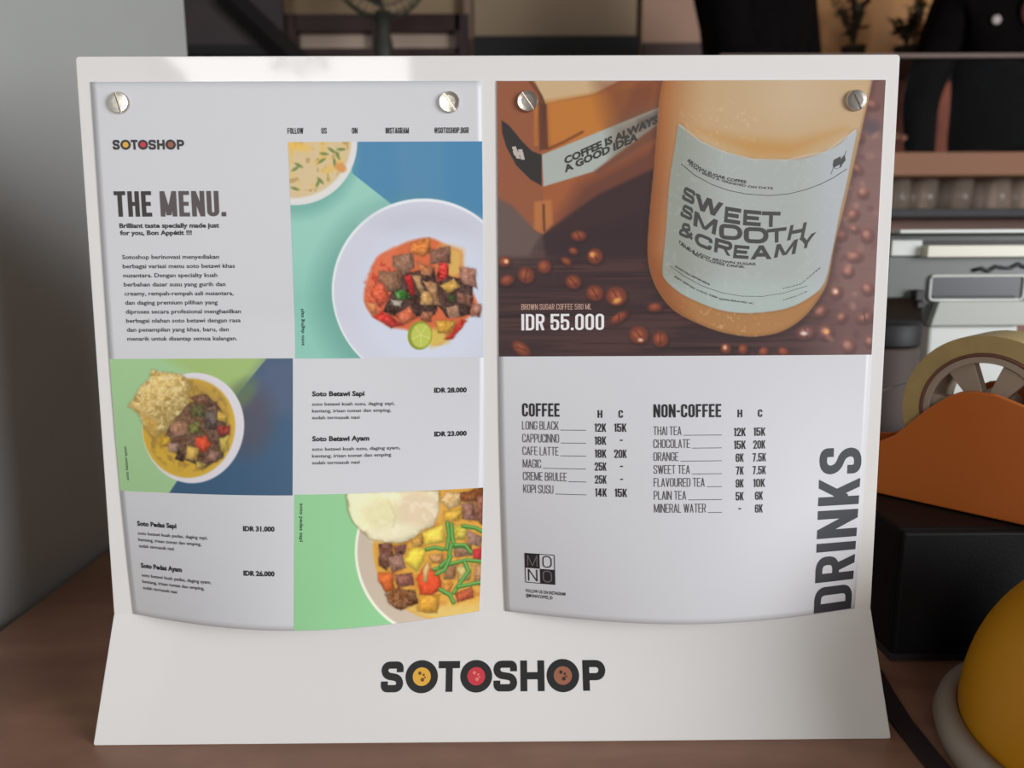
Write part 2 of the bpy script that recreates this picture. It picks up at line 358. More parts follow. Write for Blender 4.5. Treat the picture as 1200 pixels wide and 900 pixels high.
for n, x0, x1, y0, y1 in (('window_frame', 330, 346, 16, 330), ('window_frame', 538, 549, 16, 330), ('window_frame', 346, 538, 16, 36), ('window_frame', 346, 538, 56, 64), ('glazing_bar', 436, 441, 36, 56)):
    wallbox(n, x0, x1, y0, y1, 3.0, .06, M_dark, w1)
tr = struct(wallbox('trim_1', 549, 555, -60, 400, 3.02, .05, mat('pale_trim', (150, 122, 104), .5)))
tr = struct(wallbox('trim_2', 748, 752, -60, 400, 3.02, .05, mat('pale_trim', (150, 122, 104), .5)))
t = thing('wall_cabinet', 'wide olive brown cabinet front with black plinth behind the middle of the board', 'cabinet')
wallbox('door', 556, 748, -70, 42, 3.0, .05, mat('olive_front', (170, 146, 118), .6, var=.05, scale=3), t)
wallbox('plinth', 556, 748, 42, 150, 2.98, .06, M_black, t)
t = thing('wall_cabinet', 'narrow light brown cabinet front between olive front and left shirted person', 'cabinet')
wallbox('door', 752, 850, -70, 50, 3.0, .05, mat('brown_front', (184, 146, 122), .6, var=.05, scale=3), t)
wallbox('plinth', 752, 850, 50, 150, 2.98, .06, mat('dark_brown_plinth', (80, 58, 52), .6), t)
t = thing('wall_panelling', 'tan wooden wall panelling behind the potted plants', 'panelling')
MT = mat('tan_panel', (206, 146, 88), .55, var=.12, scale=4, stretch=(4, 1, 1))
wallbox('panel', 850, 1077, -70, 64, 3.0, .05, MT, t); wallbox('panel', 1079, 1320, -70, 64, 3.0, .05, MT, t)
wallbox('panel', 950, 1320, 72, 400, 2.99, .05, mat('red_brown_panel', (196, 100, 66), .55, var=.25, scale=5), t)
sh = tag(wallbox('wall_shelf', 930, 1320, 63, 71, 2.62, .38, mat('dark_shelf', (60, 40, 32), .5)), 'long dark shelf on the tan panelling carrying the plants', 'shelf')
shz = at(1000, 63, 2.62)[2]

def plant(px, Y, hpx, seed, label, wide):
    c = at(px, 60, Y); rg = random.Random(seed); t = thing('potted_plant', label, 'plant', (c[0], Y, shz))
    bm = bmesh.new(); lathe(bm, [(.035, 0), (.045, .05), (.05, .055), (.046, .055)], 20); obj('pot', bm, mat('plant_pot', (70, 52, 42), .6), t, True)
    bs = bmesh.new(); bl = bmesh.new()
    for i in range(12):
        a = rg.random()*2*PI; h = hpx*(0.55+.5*rg.random()); s = wide*rg.random()
        top = Vector((math.cos(a)*s, math.sin(a)*s*.6, .05+h)); mid = Vector((top.x*.4, top.y*.4, .05+h*.55))
        tube(bs, [(0, 0, .05), mid, top], .003, 5)
        for k in range(9):
            f = .35+.65*k/8; p = (mid.lerp(top, (f-.5)*2) if f > .5 else Vector((0, 0, .05)).lerp(mid, f*2)); d = Vector((rg.uniform(-1, 1), rg.uniform(-1, 1), rg.uniform(-.2, .9))).normalized()
            L = .045*(.6+.7*rg.random()); sd_ = d.cross(Vector((0, 0, 1))).normalized()*L*.3
            v = [bl.verts.new(q) for q in (p, p+d*L*.5+sd_, p+d*L, p+d*L*.5-sd_)]; bl.faces.new(v)
    obj('stem', bs, mat('plant_stem', (52, 42, 28), .7), t); lf = obj('foliage', bl, mat('plant_leaf', (66, 60, 40), .6, var=.3), t); lf['kind'] = 'stuff'
plant(1000, 2.75, .19, 3, 'bushy dark potted plant on the shelf nearer the left person', .11)
plant(1062, 2.75, .15, 8, 'shorter dark potted plant on the shelf nearer the right person', .06)

# pedestal fan
c = at(447, -38, 2.6); t = thing('pedestal_fan', 'dark green grey pedestal fan standing before the framed window', 'fan', (c[0], 2.6, FLOOR))
H = c[2]-FLOOR; MF = mat('fan_plastic', (58, 60, 52), .45)
bm = bmesh.new(); lathe(bm, [(.17, 0), (.17, .02), (.05, .04), (.03, .06)], 32); obj('base', bm, MF, t, True)
bm = bmesh.new(); tube(bm, [(0, 0, .04), (0, 0, H-.38)], .018, 12); obj('pole', bm, MF, t, True)
bm = bmesh.new(); tube(bm, [(0, 0, H-.40), (0, 0, H-.33), (0, 0, H-.27), (0, 0, H-.22), (0, 0, H-.15)], [.022, .036, .036, .024, .03], 14); obj('tilt_joint', bm, MF, t, True)
MR = Matrix.Translation((0, 0, H)) @ Matrix.Rotation(PI/2, 4, 'X')
bm = bmesh.new(); lathe(bm, [(.03, -.12), (.055, -.10), (.06, -.03), (.04, -.02)], 24, MR); obj('motor', bm, MF, t, True)
bm = bmesh.new(); lathe(bm, [(.03, .0), (.035, .02), (.02, .035)], 20, MR); obj('hub', bm, MF, t, True)
for k in range(3):
    bm = bmesh.new(); vs = []
    for r in (.03, .08, .13, .155):
        for s in (-1, 1):
            a = 2*PI*k/3+s*(.35+.25*(r/.15)); vs.append(bm.verts.new(MR @ Vector((r*math.cos(a), r*math.sin(a), .01+s*.012))))
    for i in range(3): bm.faces.new((vs[2*i], vs[2*i+1], vs[2*i+3], vs[2*i+2]))
    obj('blade', bm, MF, t)
bm = bmesh.new()
for r, z in ((.175, 0), (.17, .03), (.12, .05), (.06, .055), (.17, -.03), (.11, -.06)):
    tube(bm, [MR @ Vector((r*math.cos(2*PI*i/32), r*math.sin(2*PI*i/32), z)) for i in range(33)], .003 if r < .175 else .006, 5)
for i in range(36):
    a = 2*PI*i/36; tube(bm, [MR @ Vector((r*math.cos(a), r*math.sin(a), z)) for r, z in ((.03, .056), (.12, .05), (.17, .03), (.175, 0), (.17, -.03), (.05, -.08))], .0012, 4)
obj('guard', bm, MF, t)

# ---- bar counter with raised ledge, glasses in the niche
cy0, cy1 = 1.60, 1.87
zs0, zs1 = at(1100, 257, cy0)[2], at(1100, 247, cy0)[2]
zl0, zl1 = at(1100, 206, cy0)[2], at(1100, 178, cy0)[2]
t = thing('bar_counter', 'long brown bar counter with a black top and a raised beige ledge behind the machine', 'counter', (0, 0, FLOOR))
t.location = (0, 0, 0)
CX0, CX1 = -.6, 2.4
obj('front_panel', B(CX0, CX1, cy0+.05, cy0+.08, FLOOR, zs0-.001), mat('counter_front', (128, 84, 60), .5, var=.25, scale=4, stretch=(1, 1, 5)), t)
obj('countertop', B(CX0, CX1, cy0-.12, cy1, zs0, zs1), M_black, t, bevel=.003)
obj('niche_back', B(CX0, CX1, cy1-.03, cy1, zs1, zl0), mat('niche_brown', (178, 140, 114), .45, var=.2, scale=5), t)
obj('ledge', B(CX0, CX1, cy0, cy1+.02, zl0, zl1), mat('beige_ledge', (148, 104, 78), .75, var=.06, scale=3), t, bevel=.004)
for x in (CX0+.02, .4, 1.9, CX1-.02): obj('post', B(x-.02, x+.02, cy0+.03, cy0+.08, zs1, zl0), M_dark, t)
t2 = thing('glass_guard', 'clear glass guard with a thin steel top rail standing on the beige ledge', 'glass', (0, cy0+.04, zl1))
zr = at(1100, 68, cy0+.04)[2]
gm = mat('clear_pane', (30, 34, 34), .02, alpha=.02, spec=.1)
obj('pane', B(.55, CX1-.1, -.003, .003, 0, zr-zl1), gm, t2)
obj('top_rail', B(.55, CX1-.1, -.008, .008, zr-zl1, zr-zl1+.009), mat('rail_steel', (96, 76, 66), .5, .3), t2)
tum = None
GM = mat('tumbler_glass', (196, 176, 158), .06, alpha=.2, spec=1.0)
def make_tumbler():
    t = thing('tumbler', '', 'glass', group='glasses in the counter niche')
    bm = bmesh.new(); lathe(bm, [(.026, .0), (.030, .002), (.034, .085), (.032, .085), (.028, .012)], 20); obj('body', bm, GM, t, True)
    bm = bmesh.new(); lathe(bm, [(.024, .002), (.026, .006), (.024, .011)], 16); obj('thick_base', bm, mat('glass_base', (210, 196, 180), .08, alpha=.4, spec=1.0), t, True)
    return t
spots = [1049, 1062, 1081, 1100, 1122, 1143, 1165, 1181, 1198]
names = ['clear tumbler in the niche, half hidden by the board edge', 'clear tumbler in the niche, second from the menu board', 'clear tumbler in the niche, third from the menu board', 'clear tumbler in the niche, fourth from the menu board',
         'clear tumbler in the niche at the middle of the row', 'clear tumbler in the niche just left of the bright glinting one', 'brightly glinting clear tumbler in the counter niche', 'clear tumbler in the niche just right of the glinting one', 'clear tumbler in the niche cut by the right picture edge']
for i, px in enumerate(spots):
    p = at(px, 247, cy0+.08+(.05 if i % 2 else 0))
    if tum is None: tum = make_tumbler(); o = tum
    else:
        o = tum.copy(); C.objects.link(o)
        for ch in list(tum.children): c = ch.copy(); C.objects.link(c); c.parent = o
    o.location = (p[0], p[1], zs1); o['label'] = names[i]

# ---- two people in black T-shirts behind the counter
def person(x, y, label, rz, sc, arm, prints):
    t = thing('person', label, 'person', (x, y, FLOOR), PI+rz); t.scale = (sc, sc, sc)
    skin = mat('skin', (150, 100, 76), .5); 
    def skinned(name, verts, edges, rad, m, lv=2, root=0):
        me = bpy.data.meshes.new(name); me.from_pydata(verts, edges, []); o = link_mesh(name, me, None, None)
        o.modifiers.new('skin', 'SKIN'); s = o.modifiers.new('sub', 'SUBSURF'); s.levels = lv; s.render_levels = lv
        for i, r in enumerate(rad): me.skin_vertices[0].data[i].radius = r if isinstance(r, tuple) else (r, r)
        for i in range(len(verts)): me.skin_vertices[0].data[i].use_root = (i == root)
        bpy.context.view_layer.update()
        e = bpy.data.meshes.new_from_object(o.evaluated_get(bpy.context.evaluated_depsgraph_get())); C.objects.unlink(o); bpy.data.objects.remove(o)
        return link_mesh(name, e, m, t, True)
    v = [(0, 0, .95), (0, 0, 1.10), (0, 0, 1.28), (0, 0, 1.43), (0, .01, 1.52), (0, .02, 1.60), (0, .03, 1.70), (0, .02, 1.77)]
    e = [(i, i+1) for i in range(7)]; r = [(.16, .11), (.145, .10), (.165, .115), (.13, .09), .055, (.07, .085), (.078, .095), (.05, .06)]
    for s in (-1, 1):
        n = len(v); v += [(s*.10, 0, .86), (s*.11, .01, .48), (s*.11, -.02, .10), (s*.12, .12, .04)]; e += [(0, n), (n, n+1), (n+1, n+2), (n+2, n+3)]; r += [.095, .06, .045, .035]
        n = len(v); v += [(s*.19, 0, 1.42)]+[(s*a, b, c) for a, b, c in arm]; e += [(3, n), (n, n+1), (n+1, n+2)]; r += [.06, .042, .028]
        w = v[-1]; n = len(v); d = Vector(v[-1])-Vector(v[-2]); d.normalize()
        v += [tuple(Vector(w)+d*.06)]; e += [(n-1, n)]; r += [(.036, .018)]
        side = d.cross(Vector((0, 0, 1)) if abs(d.z) < .8 else Vector((0, 1, 0))).normalized(); 
        for k, (off, L) in enumerate(((-.027, .065), (-.009, .078), (.009, .072), (.027, .055))):
            m0 = len(v); b0 = Vector(w)+d*.085+side*off; v += [tuple(b0), tuple(b0+d*L*.6+Vector((0, .01, 0))), tuple(b0+d*L+Vector((0, .025, 0)))]; e += [(n, m0), (m0, m0+1), (m0+1, m0+2)]; r += [.009, .008, .007]
        m0 = len(v); b0 = Vector(w)+d*.02+side*.035; v += [tuple(b0), tuple(b0+side*.025+d*.035)]; e += [(n, m0), (m0, m0+1)]; r += [.011, .009]
    skinned('body', v, e, r, skin)
    # T-shirt and trousers
    v = [(0, 0, .82), (0, 0, 1.08), (0, 0, 1.26), (0, 0, 1.41), (0, 0, 1.475)]; e = [(i, i+1) for i in range(4)]; r = [(.20, .15), (.185, .135), (.195, .135), (.16, .11), (.08, .075)]
    for s in (-1, 1):
        p = Vector((s*.20, 0, 1.42)); q = Vector((s*arm[0][0], arm[0][1], arm[0][2])); n = len(v); w_ = Vector((s*arm[1][0], arm[1][1], arm[1][2])); v += [tuple(p), tuple(q), tuple(q.lerp(w_, .92))]; e += [(3, n), (n, n+1), (n+1, n+2)]; r += [.082, .058, .044]
    skinned('top', v, e, r, mat('black_cotton', (13, 10, 11), .9, var=.2, scale=30, spec=.08))
    v = [(0, 0, .98), (0, 0, .90)]; e = [(0, 1)]; r = [(.18, .125), (.18, .125)]
    for s in (-1, 1): n = len(v); v += [(s*.105, 0, .80), (s*.11, .01, .48), (s*.11, -.02, .10)]; e += [(1, n), (n, n+1), (n+1, n+2)]; r += [.11, .08, .065]
    skinned('trousers', v, e, r, mat('dark_trousers', (30, 30, 36), .9))
    bm = bmesh.new(); lathe(bm, [(.02, 1.80), (.07, 1.785), (.094, 1.74), (.097, 1.69), (.085, 1.66)], 24, Matrix.Translation((0, .0, 0))); obj('hair', bm, mat('black_hair', (20, 16, 15), .5), t, True)
    for s in (-1, 1):
        bm = bmesh.new(); lathe(bm, [(.001, 0), (.012, .004), (.014, .01), (.001, .02)], 12, Matrix.Translation((s*.033, .105, 1.665)) @ Matrix.Rotation(-PI/2, 4, 'X'))
        obj('eye', bm, mat('eye_dark', (30, 22, 20), .2), t, True)
    bm = bmesh.new(); tube(bm, [(0, .115, 1.67), (0, .135, 1.635), (0, .118, 1.63)], [.006, .014, .010], 10); obj('nose', bm, skin, t, True)
    bm = bmesh.new(); tube(bm, [(-.025, .112, 1.60), (0, .120, 1.598), (.025, .112, 1.60)], [.003, .007, .003], 8); obj('mouth', bm, mat('lips', (120, 66, 58), .5), t, True)
    for s in (-1, 1):
        bm = bmesh.new(); lathe(bm, [(.001, 0), (.018, .003), (.026, .010), (.001, .014)], 14, Matrix.Translation((s*.072, .02, 1.65)) @ Matrix.Rotation(s*PI/2, 4, 'Y')); obj('ear', bm, skin, t, True)
    for (lx, lz, rad, m, lab, yy) in prints:
        bm = bmesh.new(); lathe(bm, [(rad, 0), (rad, .004), (rad*.8, .006)], 24, Matrix.Translation((lx, yy, lz)) @ Matrix.Rotation(-PI/2, 4, 'X')); o = obj('shirt_print', bm, m, t, True); o['label'] = lab
    return t
WH = mat('white_print', (200, 190, 185), .7); RD = mat('dull_red_print', (92, 40, 36), .8)
c = at(884, 60, 2.12)
person(c[0], 2.12, 'person in a black long-sleeved top with tiny white chest marks behind the counter, left', .75, 1.06, [(.205, .06, 1.15), (.12, .26, 1.02)], [(.14, 1.35, .010, WH, 'tiny white chest mark', .105), (.165, 1.35, .005, WH, 'tiny white chest mark', .10)])
c = at(1190, 60, 2.25)
person(c[0], 2.25, 'person in a black long-sleeved top with a dull red print behind the counter, right', -.1, 1.04, [(.285, .02, 1.13), (.30, .10, .88)], [(.12, 1.34, .013, WH, 'small pale round badge', .112), (.0, 1.36, .055, RD, 'dull red round chest print', .118)])

# ================================================================== TABLE
tb = thing('table', 'brown wood grained table carrying the menu stand, box and machine', 'table', (0.2, .2, FLOOR))
def table_mat():
    m = bpy.data.materials.new('brown_wood_laminate'); m.use_nodes = True; nt = m.node_tree; b = nt.nodes['Principled BSDF']
    tc = nt.nodes.new('ShaderNodeTexCoord'); mp = nt.nodes.new('ShaderNodeMapping'); mp.inputs['Scale'].default_value = (2.2, 9, 1); mp.inputs['Rotation'].default_value = (0, 0, .12)
    n = nt.nodes.new('ShaderNodeTexNoise'); n.inputs['Scale'].default_value = 3; n.inputs['Detail'].default_value = 9; n.inputs['Distortion'].default_value = .6
    r = nt.nodes.new('ShaderNodeValToRGB'); e = r.color_ramp.elements; e[0].position = .3; e[0].color = (*lin((140, 99, 79)), 1); e[1].position = .72; e[1].color = (*lin((172, 128, 103)), 1)
    n2 = nt.nodes.new('ShaderNodeTexNoise'); n2.inputs['Scale'].default_value = 60; mx = nt.nodes.new('ShaderNodeMixRGB'); mx.blend_type = 'MULTIPLY'; mx.inputs[0].default_value = .25
    nt.links.new(tc.outputs['Object'], mp.inputs[0]); nt.links.new(mp.outputs[0], n.inputs[0]); nt.links.new(n.outputs[0], r.inputs[0]); nt.links.new(tc.outputs['Object'], n2.inputs[0])
    nt.links.new(r.outputs[0], mx.inputs[1]); nt.links.new(n2.outputs[0], mx.inputs[2]); nt.links.new(mx.outputs[0], b.inputs['Base Color']); b.inputs['Roughness'].default_value = .42; return m
TM = table_mat()
obj('tabletop', B(-.56, .75, -.75, .60, -.03-FLOOR-.0, -FLOOR), TM, tb, bevel=.002)
for x in (-.50, .69):
    for y in (-.69, .52): obj('leg', B(x-.025, x+.025, y-.025, y+.025, 0, -.03-FLOOR), M_dark, tb)

# ================================================================== MENU STAND
AL = math.radians(3); ZJ, TOE, WB, HB = 0.0614, 0.03444, 0.445, 0.3132
J0 = np.array([0, 0, ZJ]); EV = np.array([0, math.sin(AL), math.cos(AL)]); NV = np.array([0, -math.cos(AL), math.sin(AL)]); XV = np.array([1.0, 0, 0])
ST = thing('menu_stand', 'white glossy acrylic menu stand on the brown table holding two printed sheets', 'stand', (0, 0, 0))
AC = mat('white_acrylic', (236, 233, 229), .05, spec=.5, k=1.0)
def frame_mat(o, x, y, z): return Matrix(((x[0], y[0], z[0], o[0]), (x[1], y[1], z[1], o[1]), (x[2], y[2], z[2], o[2]), (0, 0, 0, 1)))
PM = frame_mat(J0, XV, -NV, EV)          # local x = right, y = backwards, z = up the panel
def rrect(x0, x1, z0, z1, r, n=5):
    p = []
    for cx, cz, a0 in ((x1-r, z0+r, -PI/2), (x1-r, z1-r, 0), (x0+r, z1-r, PI/2), (x0+r, z0+r, PI)):
        p += [(cx+r*math.cos(a0+PI/2*k/n), cz+r*math.sin(a0+PI/2*k/n)) for k in range(n+1)]
    return p
bm = bmesh.new(); prism(bm, rrect(-WB/2, WB/2, -.0575, HB, .002), 0, .004, PM); obj('back_panel', bm, AC, ST, bevel=.0005)
pl = np.array([0, TOE, ZJ]); pl_len = np.linalg.norm(pl); PU = pl/pl_len; PN = np.array([0, -PU[2], PU[1]]); P0 = np.array([0, -TOE, 0.0004])
FM = frame_mat(P0, XV, -PN, PU)
bm = bmesh.new(); prism(bm, rrect(-WB/2, WB/2, 0, pl_len, .0012), 0, .0035, FM); FP = obj('front_plate', bm, AC, ST, bevel=.0005)
for s in (-1, 1):
    bm = bmesh.new(); vs = [(s*.15-.002, .0045, 0.0), (s*.15-.002, .085, 0.0), (s*.15-.002, .0205, .22), (s*.15-.002, .0165, .22)]
    M_ = Matrix(((0, 1, 0, s*.15), (1, 0, 0, 0), (0, 0, 1, 0), (0, 0, 0, 1))); prism(bm, [(.002, .0006), (.085, .0006), (.020, .22), (.0135, .22)], -.002, .002, M_); obj('rear_foot', bm, AC, ST)
def plate_surf(x, y, lift):               # x, y in metres, y up the plate
    return P0+XV*x+PU*y+PN*lift
BK = mat('black_ink', (24, 24, 27), .45)
# logo
LG = Ink(plate_surf)
def logo(ink, ox, base, W, H, dots, fill=1.0):
    # proportions read off the stand: each letter as (char, left, right) in units of the logo width
    spec = [('S', 0, .098), ('O', .108, .252), ('T', .255, .350), ('O', .352, .494), ('S', .500, .605), ('H', .620, .727), ('O', .737, .882), ('P', .898, 1.0)]
    for ch, a, b in spec:
        x0, w = ox+a*W, (b-a)*W
        if ch == 'O': dots.append((x0+w/2, base+H/2, w/2)); ink.disc(x0+w/2, base+H/2, w/2, w/2*.56, 48, ry=w/2*.96)
        else:
            w0 = w/GL[ch][0]; ps, _ = glyph_polys(ch, w0, H, H*.235, r=min(w, H)*.5); ink.quads(ps, lambda a_, b_: (x0+a_, base+b_*1.0), 1)
dots = []; logo(LG, -.0641, .0262, .1283, .0165, dots)
lg = LG.make('logo_lettering', BK, FP, .00015)
for (x, y, r), col, sp, lab in zip(dots, ((236, 178, 62), (208, 52, 66), (160, 100, 72)), ((120, 70, 30), (240, 130, 110), (50, 26, 22)), ('yellow logo dot', 'red logo dot', 'brown logo dot')):
    d = Ink(plate_surf); d.disc(x, y, r*.57, 0, 32); d.make('logo_dot', mat('ink_'+lab.split()[0], col, .45), FP, .00013, lab)
    d = Ink(plate_surf)
    for a, b, q in ((-.12, .2, .13), (.12, .1, .09), (.05, -.18, .14), (.2, -.05, .07)): d.disc(x+a*r, y+b*r, r*q*.8, 0, 12)
    d.make('logo_speck', mat('speck_'+lab.split()[0], sp, .5), FP, .0002)
# slotted screws
SM = mat('nickel', (214, 206, 196), .22, 1.0, var=.05, scale=60)
def make_screw():
    e = bpy.data.objects.new('screw', None); C.objects.link(e); return e
for i, (u, h, ang) in enumerate(((-.2000, .2889, -1.32), (-.0217, .2887, -.95), (.0205, .2889, -.95), (.1990, .2889, -1.1))):
    bm = bmesh.new(); R0, gap, n = .0056, .0005, 20
    SMx = PM @ Matrix.Translation((u, -.0012, h)) @ Matrix.Rotation(PI/2, 4, 'X') @ Matrix.Rotation(ang, 4, 'Z')
    lathe(bm, [(R0, -.0008), (R0, .0008)], 40, SMx)
    for s in (-1, 1):
        a0 = math.asin(gap/R0); prof = []
        ring0 = []; ring1 = []; ring2 = []
        for k in range(n+1):
            a = a0+(PI-2*a0)*k/n
            for ring, rr, z in ((ring0, R0, .0008), (ring1, R0*.93, .0014), (ring2, R0*.6, .00155)):
                ring.append(bm.verts.new(SMx @ Vector((rr*math.cos(a), max(gap, rr*math.sin(a))*s, z))))
        c_ = bm.verts.new(SMx @ Vector((0, gap*s, .0016)))
        for k in range(n):
            bm.faces.new((ring0[k], ring0[k+1], ring1[k+1], ring1[k])); bm.faces.new((ring1[k], ring1[k+1], ring2[k+1], ring2[k])); bm.faces.new((ring2[k], ring2[k+1], c_))
        bm.faces.new((ring0[0], ring1[0], ring2[0], c_)); bm.faces.new((ring0[n], ring1[n], ring2[n], c_)); bm.faces.new((ring0[0], c_, ring0[n]))
    obj('screw', bm, SM, ST)

# ================================================================== THE TWO SHEETS (A4, pinned at the top, bowing forward below)
SH = {'L': dict(x0=-.2149, w=.2109, cl=.0041, cr=.0042, B=.0247), 'R': dict(x0=.0039, w=.2113, cl=.0029, cr=.0026, B=.0200)}
SL, SH0 = .2995, .2999
def sheet_surf(side):
    s = SH[side]
    def f(x, y, lift):                    # millimetres on the sheet, from its top left corner
        x = np.asarray(x, float)/1000; y = np.asarray(y, float)/1000
        g = np.maximum(0, (y/SL-.42)/.58); g = g*g/(g+.12)*1.12; q = x/s['w']
        xl = s['x0']+s['cl']*g*g; xr = s['x0']+s['w']-s['cr']*g*g; u = xl+(xr-xl)*q; b = s['B']*g*np.sin(PI*np.clip(q, 0, 1))+.0006
        up = SH0-y; nx = -s['B']*g*np.cos(PI*np.clip(q, 0, 1))*PI/s['w']; k = lift/np.sqrt(1+nx*nx)
        return J0+np.multiply.outer(u+nx*k, XV)+np.multiply.outer(up, EV)+np.multiply.outer(b+k, NV)
    return f
LAM = mat('laminated_paper', (219, 219, 222), .38, spec=.4)
def sheet(side, name, label):
    f = sheet_surf(side); nx, ny = 60, 84; W = SH[side]['w']*1000
    gx, gy = np.meshgrid(np.linspace(0, W, nx), np.linspace(0, 299.5, ny)); top = f(gx.ravel(), gy.ravel(), 0.0); bot = f(gx.ravel(), gy.ravel(), -.0003)
    n = nx*ny; F = []
    for j in range(ny-1):
        for i in range(nx-1):
            a = j*nx+i; F.append((a, a+nx, a+nx+1, a+1)); F.append((a+n, a+1+n, a+nx+1+n, a+nx+n))
    rim = [i for i in range(nx)]+[j*nx+nx-1 for j in range(1, ny)]+[(ny-1)*nx+i for i in range(nx-2, -1, -1)]+[j*nx for j in range(ny-2, 0, -1)]
    for k in range(len(rim)): a, b = rim[k], rim[(k+1) % len(rim)]; F.append((a, b, b+n, a+n))
    me = bpy.data.meshes.new(name); me.from_pydata([tuple(v) for v in np.r_[top, bot]], [], F); me.update()
    root = thing(name, label, 'menu', (0, 0, 0)); p = link_mesh('paper', me, LAM, root, True)
    return root, f
LS, fL = sheet('L', 'food_menu_sheet', 'laminated food menu sheet with three dish photos on the left half of the stand')
RS, fR = sheet('R', 'drinks_menu_sheet', 'laminated drinks menu sheet with a coffee bottle photo on the stand, right half')
TXT = 0.16e-3

# ---- photograph 1: plate of meat, bowl of soup, on blue and mint
def pic1(X, Y):
    A = Art(X, Y, (150, 203, 186)); n = A.noise(60, 5)
    A.put(np.clip((Y-300)/140, 0, .35), (120, 185, 165)); A.put(np.clip((n-.3), 0, 1)*.25, (175, 215, 200))
    A.poly([(405, 150), (413, 203), (457, 238), (520, 300), (600, 300), (600, 150)], (76, 134, 172), 1.5)
    A.poly([(460, 160), (520, 160), (520, 235), (470, 235)], (92, 140, 172), 14, .5)
    A.ell(480, 348, 114, 114, (92, 148, 136), 30, al=.55)                           # soft shade beside the plate, as printed
    A.ell(344, 180, 74, 72, (100, 160, 150), 16, al=.6)
    A.ell(345, 166, 74, 73, (222, 219, 216), 1.5); A.ell(343, 164, 69, 67, (214, 190, 146), 3)
    n1 = A.noise(9, 11); n2 = A.noise(6, 12); m = A.ell(343, 164, 66, 64, None, 3)
    A.put(m*np.clip((n1-.58)*6, 0, 1)*.6, (226, 184, 84)); A.put(m*np.clip((n2-.66)*8, 0, 1)*.7, (178, 142, 80))
    for x, y, a in ((389, 176, .6), (396, 182, 1.2), (380, 180, .1), (375, 211, .8), (372, 214, 2), (346, 197, 2.6), (350, 193, .5), (392, 190, 1.5), (377, 188, 2.6), (400, 175, 0), (345, 220, .3)):
        A.ell(x, y, 5, 1.8, (108, 128, 62), 1.5, a, .85)
    A.ell(399, 196, 7, 5, (214, 150, 84), 3, .5); A.ell(350, 171, 14, 5, (232, 186, 84), 5, .2, .8)
    A.ell(495, 341, 109, 108.5, (232, 234, 240), 1.5); A.ell(495, 342, 106.5, 106, (205, 207, 219), 2)
    A.ell(497, 262, 62, 17, (192, 194, 204), 14, .05, .6); A.ell(500, 350, 82, 80, (210, 214, 228), 26, al=.8)
    c = lambda L: [(330+x*.2334, 220+y*.2334) for x, y in L]
    A.poly(smooth(c([(420, 470), (470, 350), (560, 300), (640, 265), (740, 250), (820, 285), (900, 320), (905, 380), (930, 480), (980, 600), (900, 680), (790, 790), (700, 760), (620, 715), (540, 700), (450, 645), (405, 570)]), 4), (214, 106, 64), 4)
    A.poly(c([(800, 285), (905, 310), (905, 430), (820, 480), (760, 340)]), (218, 172, 92), 10); A.poly(c([(700, 720), (800, 700), (830, 780), (740, 805)]), (214, 184, 88), 7)
    A.poly(c([(420, 470), (480, 350), (560, 300), (600, 420), (560, 640), (450, 640), (410, 560)]), (224, 112, 74), 8)
    A.put(A.ell(455, 338, 30, 34, None, 8)*np.clip((A.noise(5, 31)-.5)*3, 0, 1), (196, 70, 44))
    M = lambda p, col, s=1, t=30: A.chunk(c(p), col, s, 1.4, t)
    M([(600, 430), (760, 400), (790, 560), (760, 640), (600, 660), (500, 620), (530, 540)], (74, 48, 40), 3); M([(780, 420), (960, 480), (940, 640), (820, 650), (760, 560)], (78, 52, 44), 4)
    M([(550, 345), (650, 325), (660, 400), (600, 440), (550, 390)], (150, 108, 84), 5); M([(480, 415), (590, 420), (590, 510), (500, 525), (475, 470)], (150, 106, 78), 6)
    M([(640, 280), (740, 250), (745, 320), (700, 345), (640, 320)], (222, 132, 60), 7); M([(735, 310), (840, 295), (848, 375), (745, 380)], (142, 98, 80), 8)
    M([(430, 500), (500, 470), (540, 560), (480, 600)], (222, 96, 62), 9); M([(410, 570), (460, 580), (470, 630), (440, 635)], (222, 140, 84), 10)
    M([(445, 640), (500, 620), (600, 690), (540, 705)], (206, 50, 40), 11); M([(560, 640), (640, 590), (670, 650), (600, 690)], (212, 110, 74), 12)
    M([(610, 440), (640, 430), (665, 530), (640, 540)], (206, 40, 36), 13); M([(790, 375), (835, 380), (830, 450), (775, 480)], (206, 46, 38), 14, 60)
    M([(680, 370), (760, 400), (740, 440), (690, 430)], (196, 124, 76), 15); M([(690, 520), (760, 520), (750, 590), (690, 590)], (206, 160, 96), 16)
    M([(790, 490), (860, 455), (890, 500), (830, 530)], (214, 166, 80), 17); M([(890, 400), (970, 405), (975, 505), (900, 480)], (176, 124, 104), 18)
    M([(870, 520), (955, 540), (950, 600), (880, 580)], (138, 92, 76), 19); M([(820, 600), (880, 590), (890, 650), (830, 650)], (178, 132, 104), 20); M([(950, 590), (1000, 590), (990, 650), (950, 650)], (176, 118, 100), 21)
    M([(650, 430), (690, 440), (710, 520), (690, 530)], (206, 160, 110), 22); M([(700, 620), (755, 625), (740, 675), (690, 665)], (168, 104, 74), 23); M([(760, 670), (870, 665), (840, 740), (780, 730)], (218, 164, 66), 24)
    M([(900, 665), (925, 670), (850, 760), (810, 765)], (214, 60, 40), 25); M([(700, 460), (720, 470), (770, 480), (790, 590), (760, 590)], (190, 140, 96), 26)
    M([(560, 520), (600, 510), (640, 545), (600, 565), (570, 560)], (70, 128, 52), 27, 50); M([(540, 560), (600, 570), (590, 600), (550, 590)], (206, 196, 176), 28); M([(840, 540), (870, 545), (860, 575), (840, 570)], (66, 92, 42), 29)
